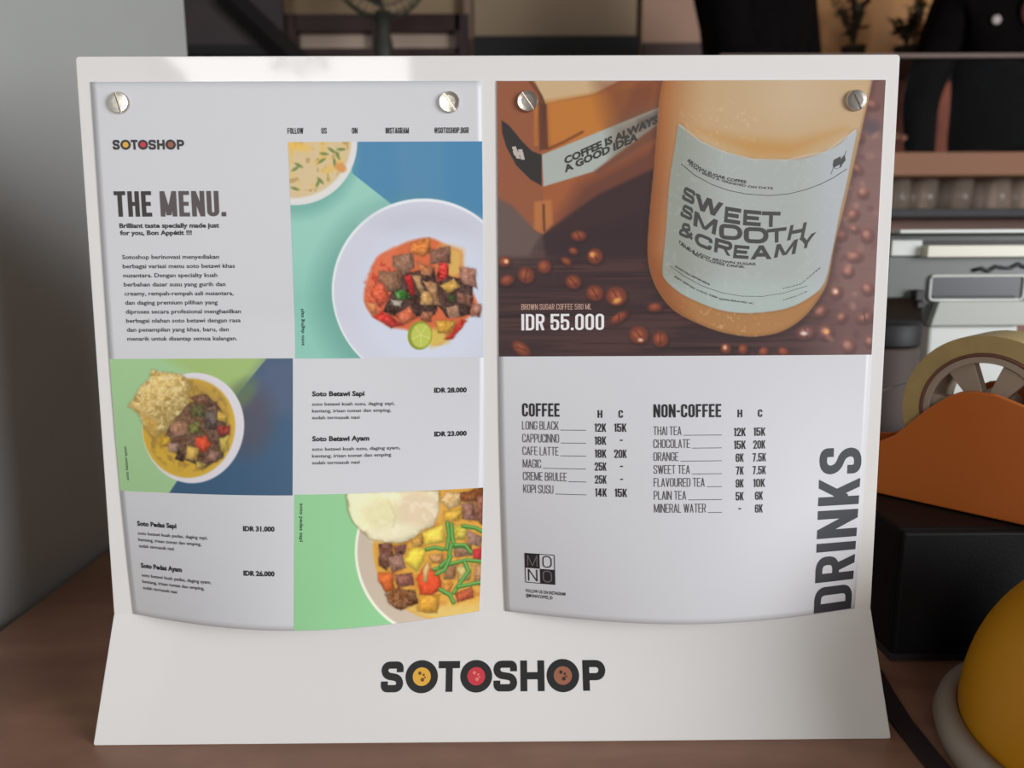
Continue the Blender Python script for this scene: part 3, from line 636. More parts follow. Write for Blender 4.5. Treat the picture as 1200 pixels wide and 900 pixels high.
    A.ell(490, 393.5, 14.5, 17, (138, 150, 46), 1.5, .15); A.ell(491.5, 393.5, 12, 14.5, (190, 196, 86), 2, .15)
    for k in range(5): a = k*1.256+.3; A.stroke([(491, 393), (491+11*math.cos(a), 393+13*math.sin(a))], .9, (214, 214, 130), 1)
    return A
# ---- photograph 2: soup with a cracker, on green and navy
def pic2(X, Y):
    A = Art(X, Y, (160, 196, 144)); c = lambda L: [(100+x*.2222, 400+y*.2222) for x, y in L]; e = lambda x, y: (100+x*.2222, 400+y*.2222)
    A.poly(c([(380, 60), (1000, 60), (820, 300), (600, 200)]), (160, 186, 114), 14)
    A.poly(c([(955, 90), (1120, 90), (1120, 830), (440, 830), (650, 520), (800, 295)]), (62, 92, 120), 1.5)
    A.put(A.mask(A.sd(c([(955, 90), (1120, 90), (1120, 400), (740, 400), (800, 295)])), 20)*.6, (92, 98, 122)); A.ell(*e(860, 420), 30, 40, (86, 80, 92), 22, 0, .75)
    A.ell(*e(830, 290), 22, 12, (110, 140, 80), 10, -.9, .5)
    A.ell(*e(577, 459), 59.5, 64.5, (218, 213, 218), 1.5); A.ell(*e(555, 462), 54, 58, (206, 166, 60), 2.5); A.ell(*e(545, 400), 46, 42, (176, 138, 66), 12, 0, .7)
    m = A.ell(*e(550, 450), 50, 54, None, 4); A.put(m*np.clip((A.noise(7, 41)-.5)*3, 0, .7), (150, 116, 60))
    M = lambda p, col, s=1, t=28: A.chunk(c(p), col, s, 1.5, t)
    M([(450, 420), (560, 330), (700, 330), (760, 470), (740, 620), (640, 670), (510, 620), (440, 500)], (112, 82, 62), 2); M([(555, 300), (640, 290), (700, 340), (620, 370)], (120, 84, 62), 3)
    M([(640, 370), (700, 380), (705, 470), (640, 470)], (104, 90, 82), 4); M([(560, 350), (620, 340), (640, 400), (570, 410)], (110, 104, 62), 5); M([(560, 450), (610, 430), (620, 490), (560, 500)], (120, 120, 60), 6)
    M([(450, 440), (540, 420), (560, 500), (480, 520)], (164, 120, 92), 7); M([(705, 370), (760, 400), (755, 440), (700, 420)], (214, 172, 74), 8); M([(700, 455), (770, 450), (770, 500), (720, 500)], (160, 60, 48), 9)
    M([(595, 515), (640, 505), (680, 550), (640, 600), (590, 560)], (216, 82, 50), 10, 14); M([(550, 560), (610, 565), (600, 640), (545, 625)], (218, 178, 92), 11, 14); M([(415, 510), (455, 510), (460, 560), (410, 570)], (222, 172, 62), 12, 16)
    M([(450, 540), (505, 550), (495, 595), (455, 590)], (190, 150, 132), 13); M([(720, 520), (770, 500), (760, 580), (730, 600)], (206, 178, 84), 14); M([(500, 590), (540, 600), (530, 640), (490, 630)], (84, 58, 44), 15)
    M([(670, 580), (720, 590), (700, 640), (640, 650)], (150, 110, 92), 16); M([(600, 640), (650, 650), (640, 680), (600, 670)], (214, 180, 96), 17)
    rg = random.Random(4); P = c([(235, 350), (265, 300), (290, 250), (345, 200), (350, 155), (430, 165), (520, 180), (560, 240), (545, 330), (500, 400), (440, 470), (380, 512), (325, 470), (305, 420), (285, 385)])
    A.chunk(P, (206, 178, 112), 21, 2, 30, .3)
    m = A.mask(A.sd(P), 2); A.put(m*np.clip((A.noise(6, 51)-.55)*5, 0, .8), (228, 206, 150)); A.put(m*np.clip((A.noise(5, 52)-.62)*6, 0, .7), (164, 128, 66)); A.poly(c([(300, 380), (400, 440), (380, 512), (325, 470)]), (196, 152, 64), 4, .6)
    return A
# ---- photograph 3: chunky soup bowl on green
def pic3(X, Y):
    A = Art(X, Y, (146, 202, 147)); c = lambda L: [(330+x*.225, 560+y*.225) for x, y in L]; e = lambda x, y: (330+x*.225, 560+y*.225)
    A.put(np.clip((Y-640)/160, 0, .3), (140, 196, 142))
    A.ell(*e(852, 360), 102.5, 102.5, (238, 236, 216), 1.5); A.ell(*e(854, 358), 100, 100, (196, 180, 160), 2); A.ell(*e(880, 340), 88, 88, (216, 160, 66), 3)
    m = A.ell(*e(880, 340), 86, 86, None, 3); A.put(m*np.clip((A.noise(8, 61)-.5)*3, 0, .8), (196, 122, 50)); A.put(m*np.clip((Y-700)/14, 0, .8), (216, 190, 112))
    M = lambda p, col, s=1, t=26: A.chunk(c(p), col, s, 1.5, t)
    M([(520, 330), (580, 320), (600, 400), (560, 470), (520, 440)], (120, 78, 62), 1); M([(565, 400), (640, 375), (655, 455), (590, 480)], (158, 118, 102), 2); M([(600, 340), (660, 330), (650, 380), (600, 380)], (130, 84, 70), 3)
    M([(520, 475), (590, 475), (600, 560), (560, 580), (520, 520)], (212, 108, 52), 4, 14); M([(600, 490), (690, 480), (700, 540), (620, 555)], (146, 92, 76), 5); M([(560, 590), (620, 555), (710, 570), (725, 640), (640, 670), (580, 640)], (132, 86, 54), 6, 36)
    M([(650, 410), (690, 350), (750, 355), (745, 420), (710, 470)], (236, 210, 78), 7, 12); M([(740, 270), (840, 225), (850, 320), (750, 340)], (238, 208, 84), 8, 12); M([(670, 290), (740, 280), (740, 340), (690, 340)], (212, 160, 80), 9)
    M([(710, 510), (760, 430), (830, 500), (840, 560), (790, 600), (730, 595)], (222, 82, 42), 10, 12); M([(740, 470), (760, 425), (780, 450), (760, 530), (740, 520)], (232, 196, 130), 11, 8)
    M([(725, 595), (830, 600), (820, 690), (720, 680)], (216, 158, 58), 12, 16); M([(820, 100), (850, 60), (940, 60), (920, 130), (870, 150)], (222, 186, 130), 13); M([(840, 160), (940, 150), (920, 210), (840, 210)], (226, 178, 70), 14)
    M([(920, 60), (1040, 30), (1040, 110), (930, 110)], (140, 84, 46), 15); M([(930, 120), (990, 110), (1000, 210), (930, 200)], (150, 104, 88), 16); M([(1000, 80), (1040, 80), (1040, 240), (1000, 200)], (150, 96, 74), 17)
    M([(890, 240), (960, 230), (950, 310), (890, 310)], (206, 188, 74), 18); M([(960, 260), (1035, 300), (1030, 350), (960, 330)], (168, 130, 112), 19); M([(900, 340), (980, 340), (990, 400), (900, 400)], (150, 110, 84), 20)
    M([(990, 370), (1035, 355), (1035, 420), (990, 410)], (206, 60, 62), 21, 10); M([(770, 390), (840, 380), (840, 430), (780, 430)], (204, 150, 90), 22); M([(910, 450), (990, 440), (980, 530), (920, 530)], (198, 172, 104), 23); M([(850, 440), (910, 440), (900, 520), (850, 520)], (156, 110, 74), 24)
    M([(905, 590), (990, 560), (1000, 620), (920, 640)], (186, 92, 56), 25); M([(1000, 450), (1040, 440), (1040, 560), (1000, 540)], (190, 140, 92), 26); M([(840, 540), (890, 540), (880, 590), (850, 590)], (212, 140, 62), 27)
    for i, p in enumerate(([(860, 220), (870, 290), (860, 360)], [(880, 230), (885, 300), (900, 350)], [(800, 465), (870, 440), (960, 420), (1030, 430)], [(830, 450), (870, 410), (880, 340), (960, 350)], [(940, 240), (1000, 250), (1035, 270)],
                           [(950, 430), (970, 480), (930, 540), (900, 590)], [(760, 360), (800, 350), (840, 360)], [(900, 340), (950, 340), (980, 380)], [(830, 570), (880, 600), (900, 640)], [(920, 560), (980, 550), (1035, 540)], [(810, 490), (850, 470), (880, 400)])):
        A.stroke(c(p), 4.6, (62, 110, 48), 2); A.stroke([(x, y-.7) for x, y in c(p)], 2.4, (112, 168, 84), 1.5)
    P = c([(345, 60), (360, 160), (385, 215), (440, 270), (470, 300), (560, 322), (640, 322), (690, 300), (730, 262), (790, 235), (815, 150), (815, 50)]); A.put(A.mask(A.sd(P)-1, 5)*.5, (120, 90, 50))
    A.chunk(P, (226, 216, 176), 31, 1.5, 8, .25); A.ell(*e(705, 150), 25, 22, (222, 200, 166), 10, 0, .9); A.ell(*e(520, 170), 22, 18, (214, 208, 158), 12, 0, .6); A.ell(*e(600, 270), 26, 9, (236, 226, 190), 8, -.2, .8)
    m = A.mask(A.sd(P), 2); A.put(m*np.clip((A.noise(7, 71)-.6)*4, 0, .4), (240, 232, 204)); A.stroke(c([(560, 100), (600, 180), (590, 240)]), 2, (204, 190, 140), 3, .5)
    return A
def pic4(X, Y):
    A = Art(X, Y, (66, 50, 50)); n = A.noise(120, 81, 5); A.put(np.clip((n-.45)*2.5, 0, .5), (94, 66, 62)); A.put(np.clip((A.noise(90, 85, 3)-.6)*3, 0, .5), (44, 34, 36))
    A.put(np.clip((X-930)/70, 0, .85), (138, 106, 100)); A.put(np.clip((Y-345)/60, 0, .45)*np.clip((X-880)/80, 0, 1), (96, 70, 68))
    A.put(np.clip((X-975)/50, 0, 1)*np.clip((150-Y)/50, 0, .6), (110, 72, 66)); A.ell(1022, 148, 10, 9, (90, 76, 82), 8, 0, .8)
    A.put(np.clip((660-X)/60, 0, .5)*np.clip((Y-215)/30, 0, 1)*np.clip((330-Y)/60, 0, 1), (118, 98, 92))
    c = lambda L: [(580+x*.16667, 90+y*.16667) for x, y in L]
    # cardboard box
    A.poly([(575, 85), (580, 235), (633, 274), (636, 210), (636, 120), (622, 88)], (146, 88, 62), 1.5); A.poly([(622, 88), (640, 122), (652, 118), (776, 94), (776, 85), (620, 85)], (198, 168, 128), 3)
    A.poly([(640, 120), (690, 112), (735, 88), (776, 85), (773, 150), (765, 240), (700, 262), (636, 274), (634, 180)], (158, 92, 58), 2)
    A.poly([(640, 118), (700, 108), (744, 94), (722, 150), (644, 176)], (186, 118, 56), 8); A.put(A.mask(A.sd([(700, 95), (776, 85), (770, 150), (720, 170)]), 30)*.7, (112, 66, 50))
    A.put(A.mask(A.sd([(680, 215), (772, 165), (762, 250), (690, 268), (640, 278)]), 22)*.8, (96, 60, 54)); A.poly([(636, 274), (700, 228), (776, 192), (770, 300), (640, 300)], (60, 46, 48), 5, .9)
    A.poly([(577, 228), (600, 240), (633, 276), (620, 300), (577, 300)], (104, 86, 80), 5)
    A.stroke([(617, 88), (633, 112), (628, 165)], 4, (104, 58, 34), 3, .7); A.stroke([(628, 125), (628, 168)], 5, (190, 120, 54), 3, .7); A.poly([(632, 118), (640, 122), (642, 174), (632, 176)], (92, 56, 44), 2.5, .85)
    A.stroke([(642, 174), (660, 166), (682, 154)], 2.5, (92, 48, 34), 3, .8); A.poly([(626, 236), (646, 234), (648, 262), (636, 274), (626, 268)], (186, 118, 68), 4, .8); A.stroke([(637, 240), (638, 270)], 3, (92, 56, 44), 2, .8)
    A.poly(c([(45, 300), (100, 340), (190, 450), (260, 520), (328, 545), (328, 765), (250, 720), (150, 620), (80, 490), (50, 390)]), (54, 50, 50), 1.5); A.poly(c([(330, 545), (1160, 205), (1140, 330), (700, 660), (340, 770)]), (168, 174, 166), 1.5)
    A.put(A.mask(A.sd(c([(820, 340), (1170, 190), (1160, 340), (840, 560)])), 25)*.75, (112, 94, 78)); A.poly(c([(700, 660), (1140, 330), (1140, 420), (720, 680)]), (110, 72, 60), 6, .8)
    A.poly(c([(1000, 300), (1150, 235), (1150, 300), (1020, 370)]), (70, 54, 52), 8, .5)
    # coffee beans
    rg = random.Random(12)
    beans = [(678, 276, 9, 6), (697, 300, 9, 9), (672, 294, 5, 4), (638, 312, 8, 8), (617, 322, 9, 10), (592, 306, 7, 6), (595, 328, 8, 6), (664, 306, 6, 4), (672, 330, 9, 8), (697, 343, 10, 9), (722, 347, 12, 11), (748, 392, 11, 10), (773, 397, 9, 9), (767, 360, 8, 5), (725, 372, 11, 5),
             (612, 408, 12, 7), (849, 408, 6, 6), (869, 409, 5, 6), (893, 412, 6, 5), (916, 412, 6, 5), (943, 390, 10, 7), (966, 389, 8, 8), (992, 405, 8, 8), (978, 342, 7, 7), (992, 318, 6, 6), (1015, 338, 7, 7), (1000, 300, 8, 6), (985, 276, 6, 5), (1003, 196, 7, 5), (1010, 225, 6, 6), (998, 251, 7, 6), (1015, 275, 7, 8), (960, 365, 8, 6), (1012, 372, 9, 6), (1000, 268, 5, 4), (1006, 160, 5, 6), (1020, 120, 8, 6), (985, 372, 6, 5), (1018, 400, 6, 6)]
    for i, (x, y, a, b) in enumerate(beans):
        r = rg.uniform(-.8, .8); edge = (128, 66, 50) if x < 940 else (160, 104, 92); A.ell(x+1, y+2, a*1.15, b*1.1, (44, 32, 34), 5, r, .5); A.ell(x, y, a, b, edge, 3.5 if x < 940 else 6, r, .85 if x < 940 else .6)
        A.ell(x-1, y-1, a*.5, b*.45, (188, 104, 70) if x < 940 else (206, 150, 130), 4, r, .6)
        if a > 8: A.stroke([(x-a*.5*math.sin(r+.5), y-b*.7*math.cos(r+.5)), (x+a*.5*math.sin(r+.5), y+b*.7*math.cos(r+.5))], 1.6, (74, 40, 36), 2, .7)
    A.ell(723, 352, 5, 3, (226, 160, 84), 3, -.4, .9); A.ell(694, 298, 3, 3, (232, 160, 90), 3, 0, .9); A.ell(594, 306, 2.5, 2.5, (240, 180, 130), 2); A.ell(941, 391, 4, 2, (222, 200, 196), 2); A.ell(848, 407, 2, 2.5, (214, 170, 150), 2); A.ell(967, 389, 3, 3, (228, 164, 110), 3); A.ell(978, 342, 2.5, 2.5, (226, 190, 160), 3); A.ell(750, 398, 3, 2, (216, 170, 140), 2)
    for i in range(60): x, y = rg.uniform(945, 1036), rg.uniform(130, 415); A.ell(x, y, rg.uniform(2, 6), rg.uniform(2, 5), rg.choice([(160, 116, 108), (110, 76, 78), (182, 136, 120), (96, 68, 72)]), 4, rg.uniform(0, 3), .45)
    # bottle
    bot = [(776, 80), (776, 93), (772, 120), (767, 187), (761, 253), (759, 293), (762, 318), (772, 342), (792, 365), (830, 384), (860, 392), (885, 394), (915, 388), (940, 372), (958, 350), (969, 328), (977, 287), (989, 240), (1009, 152), (1022, 93), (1022, 80)]
    sdb = A.sd(smooth(bot, 4)); m = A.mask(sdb, 2)
    A.put(A.mask(sdb-3, 10)*.4, (50, 34, 32)); A.put(m, (190, 160, 122)); lx = np.interp(Y, [93, 187, 293, 394], [776, 767, 759, 800]); A.put(m*np.clip(1-(X-lx)/60, 0, 1)**1.5*.95, (160, 98, 54))
    A.put(m*np.clip((Y-330)/20, 0, .85), (166, 116, 70)); A.put(m*np.clip(1-(X-lx)/26, 0, 1)*np.clip((Y-120)/150, 0, .7), (140, 82, 52)); A.put(m*np.clip(1-np.abs(X-930)/90, 0, 1)*np.clip((175-Y)/90, 0, .6), (198, 178, 150))
    A.put(m*np.clip(1+sdb/4, 0, 1)*.4, (124, 82, 48)); A.put(m*np.clip((A.noise(4, 91)-.72)*8, 0, .35)*np.clip(1-np.abs(X-850)/70, 0, 1)*np.clip((Y-110)/20, 0, 1), (230, 200, 150))
    A.put(m*A.mask(A.sd([(815, 150), (860, 172), (881, 183), (925, 184), (990, 150), (925, 165), (860, 160)]), 16)*.6, (186, 132, 64))
    lab = [(795, 145), (806, 156), (820, 165), (847, 177), (881, 186), (921, 187), (945, 184), (967, 177), (985, 167), (1003, 151), (998, 180), (990, 220), (984, 245), (974, 295), (965, 331), (947, 349), (919, 362), (877, 367), (842, 363), (807, 349), (790, 338), (779, 327), (776, 315), (780, 270), (784, 213), (791, 168)]
    sdl = A.sd(smooth(lab, 3)); m = A.mask(sdl, 1.5); A.put(A.mask(sdl-1, 4)*.4, (96, 66, 44)); A.put(m, (166, 171, 166)); A.put(m*np.clip(1-(X-780)/70, 0, .75), (136, 140, 128)); A.put(m*np.clip((X-930)/60, 0, .8), (178, 182, 186)); A.put(m*np.clip((Y-320)/50, 0, .4), (176, 196, 190))
    A.put(m*np.clip((A.noise(5, 95)-.7)*6, 0, .12), (196, 200, 196)); A.stroke([(795, 145), (820, 165), (847, 177), (881, 186), (921, 187), (967, 177), (1003, 151)], 1.5, (206, 206, 196), 1.5, .6)
    return A
h1 = printed('printed_photo', fL, 105, 210.7, 31.8, 150.0, [(338, 166), (565, 167), (566, 420), (342, 420)], .46, pic1, LS, 'printed photo of a meat dish on a round white plate over blue and mint')
h2 = printed('printed_photo', fL, 0.2, 103.6, 149.8, 225.6, [(129, 420), (343, 420), (344, 580), (143, 577)], .46, pic2, LS, 'printed photo of soup with a cracker over green and navy')
h3 = printed('printed_photo', fL, 104.6, 210.7, 225.2, 299.3, [(345, 580), (563, 568), (562, 716), (349, 738)], .46, pic3, LS, 'printed photo of a chunky soup bowl over light green')
h4 = printed('printed_photo', fR, 0.2, 211.1, 0.2, 149.6, [(582, 94), (1038, 92), (1020, 416), (586, 417)], .5, pic4, RS, 'printed photo of a coffee bottle, cardboard box and coffee beans')

GR = mat('soft_black_ink', (58, 52, 52), .5); BR = mat('faded_ink', (92, 82, 82), .5); TX = mat('text_ink', (44, 42, 44), .5)
# ---- left sheet lettering
I = Ink(fL); dl = []
spec_logo_y = 35.6
class Flip:                              # logo helper works with y up; sheets count y down
    def __init__(s, ink): s.i = ink
    def disc(s, x, y, *a, **k): s.i.disc(x, -y, *a, **k)
    def quads(s, q, fn, sub): s.i.quads(q, lambda a, b: (lambda p: (p[0], -p[1]))(fn(a, b)), sub)
logo(Flip(I), 9.8, -35.6, 38.8, 5.2, dl); I.make('logo_lettering', GR, LS, TXT)
for (x, y, r), col in zip(dl, ('yellow', 'red', 'brown')):
    d = Ink(fL); d.disc(x, -y, r*.57, 0, 24); d.make('logo_dot', MATS['ink_'+col], LS, TXT*.95, col+' logo dot')
I = Ink(fL); I.cond('THE', 8.6, 71.4, 13.7, 20.4, .155, .40); I.make('headline', GR, LS, TXT)
I = Ink(fL); I.cond('MENU.', 33.7, 71.4, 13.7, 35.9, .155, .40); I.make('headline', BR, LS, TXT)
I = Ink(fL); I.font('Brilliant taste specially made just', 10.6, 77.4, 2.5, 54.8, .035); I.font('for you, Bon Appétit !!!', 10.7, 81.3, 2.5, 39.5, .035); I.make('subtitle', GR, LS, TXT)
I = Ink(fL)
par = [('Sotoshop berinovasi menyediakan', 53.5), ('berbagai variasi menu soto betawi khas', 62), ('nusantara. Dengan specialty kuah', 52), ('berbahan dasar susu yang gurih dan', 56.3), ('creamy, rempah-rempah asli nusantara,', 60.5),
       ('dan daging premium pilihan yang', 51.5), ('diproses secara profesional menghasilkan', 64.2), ('berbagai olahan soto betawi dengan rasa', 63.8), ('dan penampilan yang khas, baru, dan', 57), ('menarik untuk disantap semua kalangan.', 61.6)]
for k, (s_, w) in enumerate(par): I.font(s_, 11.0-k*.0, 94.4+k*5.02, 2.35, w, .014)
I.make('paragraph', TX, LS, TXT)
I = Ink(fL)
for s_, x, w in (('FOLLOW', 105.0, 8.6), ('US', 123.4, 2.9), ('ON', 140.0, 3.0), ('INSTAGRAM', 158.3, 12.6), ('@SOTOSHOP.BGR', 184.9, 18.6)): I.cond(s_, x, 27.5, 3.1, w, .14, .42)
I.make('handle_line', TX, LS, TXT)
TI = mat('title_ink', (26, 24, 28), .5)
def dish(ink1, ink2, x, y, title, tw, lines, price, px, py, slope=0.0):
    ink1.font(title, x, y, 2.75, tw, .04); pi_ = Ink(fL); pi_.font(price, px, py, 2.7, 18.3, .045); pi_.make('dish_price', TI, LS, TXT)
    for k, (s_, w) in enumerate(lines): ink2.font(s_, x, y+5.3+k*3.75, 1.95, w, .012)
    ink1.make('dish_title', TI, LS, TXT); ink2.make('dish_text', TX, LS, TXT)
I, K = Ink(fL), Ink(fL)
dish(Ink(fL), Ink(fL), 114.4, 170.9, 'Soto Betawi Sapi', 29.2, [('soto betawi kuah susu, daging sapi,', 46), ('kentang, irisan tomat dan emping,', 44), ('sudah termasuk nasi', 26.5)], 'IDR 28.000', 182.6, 169.6)
dish(Ink(fL), Ink(fL), 114.5, 195.8, 'Soto Betawi Ayam', 31.8, [('soto betawi kuah susu, daging ayam,', 49), ('kentang, irisan tomat dan emping', 44), ('sudah termasuk nasi', 26.5)], 'IDR 23.000', 182.6, 194.4)
dish(Ink(fL), Ink(fL), 9.3, 245.6, 'Soto Pedas Sapi', 25.3, [('soto betawi kuah pedas, daging sapi,', 44.5), ('kentang, irisan tomat dan emping,', 40.5), ('sudah termasuk nasi', 23)], 'IDR 31.000', 75.2, 245.3)
dish(Ink(fL), Ink(fL), 9.3, 270.4, 'Soto Pedas Ayam', 27.5, [('soto betawi kuah pedas, daging ayam,', 46), ('kentang, irisan tomat dan emping,', 41.5), ('sudah termasuk nasi', 23.5)], 'IDR 26.000', 75.2, 269.8)
for a_ in (('soto daging sapi', 110.0, 142.7, 1.9, 20.4, .02, 90), ('soto betawi ayam', 6.4, 219.2, 1.9, 19.4, .01, 90), ('soto pedas sapi', 107.8, 230.0, 2.0, 21, .02, -90)):
    I = Ink(fL); I.font(*a_); I.make('caption', mat('caption_ink', (40, 62, 58), .5), LS, TXT)
# ---- right sheet lettering
WI = mat('white_ink', (232, 228, 226), .45, k=1.1); PI_ = mat('pale_pink_ink', (206, 166, 148), .5)
I = Ink(fR); I.cond('IDR 55.000', 13.0, 134.9, 9.1, 46.4, .135, .42); I.make('price_headline', WI, RS, TXT)
I = Ink(fR); I.cond('BROWN SUGAR COFFEE 580 ML', 13.0, 123.4, 3.2, 39.2, .10, .40); I.make('price_caption', PI_, RS, TXT)
BB = mat('bold_ink', (26, 22, 26), .5); LI = mat('light_ink', (72, 66, 70), .5)
I, K = Ink(fR), Ink(fR)
I.cond('COFFEE', 13.1, 183.7, 7.6, 21.2, .15, .42); I.cond('NON-COFFEE', 87.1, 184.0, 7.4, 38.3, .15, .42)
for x in (55.7, 134.7): I.cond('H', x, 184.2, 4.3, 2.7, .17, .5)
for x in (67.5, 146.4): I.cond('C', x, 184.2, 4.3, 2.5, .17, .5)
for k, (s_, w, p, q) in enumerate((('LONG BLACK', 20.6, '12K', '15K'), ('CAPPUCINNO', 20.8, '18K', '-'), ('CAFE LATTE', 20.4, '18K', '20K'), ('MAGIC', 10.4, '25K', '-'), ('CREME BRULEE', 24.9, '25K', '-'), ('KOPI SUSU', 17.2, '14K', '15K'))):
    b = 191.2+k*7.32; K.cond(s_, 13.1, b, 4.9, w, .085, .42); K.line([(13.1+w+1.0, b+.1), (49.0, b+.1)], .34)
    I.cond(p, 53.9, b+.9, 4.7, 6.6, .145, .44)
    if q == '-': I.cond('-', 68.2, b+.4, 4.6, 1.5, .16, .5)
    else: I.cond(q, 64.9, b+.9, 4.7, 7.0, .145, .44)
for k, (s_, w, p, q) in enumerate((('THAI TEA', 15.8, '12K', '15K'), ('CHOCOLATE', 20.6, '15K', '20K'), ('ORANGE', 14.0, '6K', '7.5K'), ('SWEET TEA', 20.4, '7K', '7.5K'), ('FLAVOURED TEA', 28.8, '9K', '10K'), ('PLAIN TEA', 18.2, '5K', '6K'), ('MINERAL WATER', 29.4, '-', '6K'))):
    b = 193.9+k*7.22; K.cond(s_, 87.0, b, 4.9, w, .085, .42); K.line([(87.0+w+1.2, b+.1), (125.6, b+.1)], .34)
    for u, x in ((p, 136.0), (q, 147.3)):
        w_ = {1: 1.5, 2: 4.6, 3: 6.9, 4: 7.9}[len(u)]; I.cond(u, x-w_/2, b+.9 if u != '-' else b+.5, 4.7, w_, .145 if u != '-' else .16, .44)
I.make('price_list', BB, RS, TXT); K.make('drink_list', LI, RS, TXT)
I = Ink(fR); qs, tot = stroke_text('DRINKS', 25.4, 12.9, 4.35, 2.4, 96.2); I.quads(qs, lambda a, b: (183.2+(25.4-b), 299.0-a), 4)
I.make('drinks_headline', mat('drinks_ink', (46, 48, 54), .5), RS, TXT)
I = Ink(fR)
x0, y0, s_ = 13.0, 263.4, 8.55
I.quads([[np.array(p) for p in ((x0, y0), (x0, y0+s_), (x0+s_, y0+s_), (x0+s_, y0))], [np.array(p) for p in ((x0+s_, y0+s_), (x0+s_, y0+2*s_), (x0+2*s_, y0+2*s_), (x0+2*s_, y0+s_))]], lambda a, b: (a, b), 4)
for p in ([(x0, y0), (x0+2*s_, y0)], [(x0, y0+2*s_), (x0+2*s_, y0+2*s_)], [(x0, y0), (x0, y0+2*s_)], [(x0+2*s_, y0), (x0+2*s_, y0+2*s_)]): I.line(p, .45)
I.cond('O', x0+s_+1.6, y0+s_-.9, 6.9, 5.4, .09, .7); I.cond('N', x0+1.5, y0+2*s_-1.0, 6.9, 5.6, .11, .7)
I.font('FOLLOW US ON INSTAGRAM', 13.0, 286.5, 1.9, 23, .02); I.font('@MONOCOFFEE_ID', 13.0, 289.3, 1.9, 15.5, .02); ME = I.make('mono_emblem', BB, RS, TXT)
I = Ink(fR); I.cond('M', x0+1.3, y0+s_-1.1, 6.5, 6.0, .09, .7); I.cond('O', x0+s_+1.6, y0+2*s_-.9, 6.9, 5.4, .09, .7); I.make('mono_letters', mat('grey_ink', (112, 104, 106), .5), ME, TXT*1.3)
# lettering printed inside the bottle photograph
f4 = lambda x, y: hmap(h4, x, y)
P4 = [c for c in RS.children if c.name.startswith('printed_photo')][0]
LB = Ink(fR); o7 = lambda p: (780+p[0]*.16667, 180+p[1]*.16667)
letters = [('S', (130, 225), (205, 265), (195, 362), (108, 318)), ('W', (205, 275), (402, 350), (378, 452), (200, 385)), ('E', (415, 370), (527, 388), (517, 500), (405, 482)), ('E', (545, 392), (668, 403), (662, 512), (538, 503)), ('T', (672, 405), (803, 408), (798, 516), (668, 515)),
 ('S', (125, 350), (190, 385), (180, 475), (95, 435)), ('M', (200, 402), (362, 468), (345, 572), (190, 505)), ('O', (372, 490), (535, 505), (535, 612), (372, 600)), ('O', (545, 515), (718, 520), (718, 635), (545, 628)), ('T', (705, 532), (845, 515), (838, 620), (712, 632)), ('H', (872, 505), (988, 480), (965, 592), (848, 612)),
 ('&', (110, 480), (185, 500), (190, 615), (85, 570)), ('C', (205, 545), (328, 600), (315, 685), (198, 640)), ('R', (345, 590), (470, 625), (450, 722), (335, 690)), ('E', (480, 640), (585, 650), (575, 742), (468, 735)), ('A', (600, 645), (735, 645), (740, 742), (590, 745)), ('M', (775, 640), (925, 600), (905, 705), (755, 735)), ('Y', (930, 600), (1055, 550), (1010, 660), (945, 672))]
for ch, TL, TR, BR_, BL in letters:
    g0 = GL[ch][0]; asp = 1.25 if ch not in 'WM' else 1.75
    ps, W = glyph_polys(ch, asp/g0, 1.0, .25 if ch not in 'WMYA&' else {'W': .29, 'M': .30, 'Y': .36, 'A': .28, '&': .22}[ch], r=.5)
    TL, TR, BR_, BL = [np.array(o7(p)) for p in (TL, TR, BR_, BL)]
    LB.quads(ps, lambda a, b: f4(*((BL*(1-a/W)+BR_*a/W)*(1-b)+(TL*(1-a/W)+TR*a/W)*b)), .4)
arc = lambda pts: [o7(p) for p in pts]
LB.fontpath('BROWN SUGAR COFFEE', arc([(148, 50), (250, 122), (350, 162), (450, 190), (562, 208)]), 3.4, f4, .04); LB.fontpath('THAT BEEN A GRINDED ON DATE', arc([(150, 72), (250, 140), (350, 182), (450, 212), (600, 240), (750, 250)]), 2.6, f4, .03)
LB.fontpath('TRUE & LEGIT BROWN SUGAR', arc([(80, 622), (180, 690), (300, 745), (420, 770), (530, 782), (632, 786)]), 3.0, f4, .03); LB.fontpath('AND MILK COFFEE DRINK', arc([(95, 640), (200, 715), (320, 770), (440, 795), (552, 806)]), 2.8, f4, .03)
LB.line(arc([(105, 68), (200, 150), (320, 215), (440, 258), (560, 282), (720, 294), (860, 282), (980, 252), (1080, 215), (1180, 165), (1270, 105)]), .7, f4)
q = lambda L: [(770+x*.175, 260+y*.175) for x, y in L]
LB.line(q([(85, 295), (180, 365), (300, 430), (430, 475), (560, 498), (700, 500), (840, 478), (1000, 430)]), .5, f4)
LB.fontpath('SHAKE WELL BEFORE SERVE', q([(115, 300), (200, 352), (345, 425)]), 1.8, f4, .04); LB.fontpath('BEST SERVED COLD, KEEP REFRIGERATED 4C', q([(110, 368), (250, 455), (420, 522), (640, 552)]), 1.8, f4, .03)
LB.fontpath('MONOCOFFEE', q([(840, 452), (960, 420), (1090, 310)]), 1.6, f4, .0); LB.fontpath('EXPIRED DATE', q([(840, 528), (930, 500), (1000, 470)]), 1.4, f4, 0)
for p in ([(1072, 150), (1085, 132)],): pass
b4 = lambda L: [(860+x*.125, 160+y*.125) for x, y in L]
LB.quads([[np.array(p) for p in b4([(930, 215), (995, 180), (1000, 245), (920, 275)])], [np.array(p) for p in b4([(1000, 205), (1030, 165), (1045, 215), (985, 290)])], [np.array(p) for p in b4([(925, 270), (1000, 225), (1010, 245), (930, 290)])]], f4, 50)
LB.line(b4([(905, 350), (925, 290), (960, 300), (1000, 280), (1050, 130)]), .5, f4)
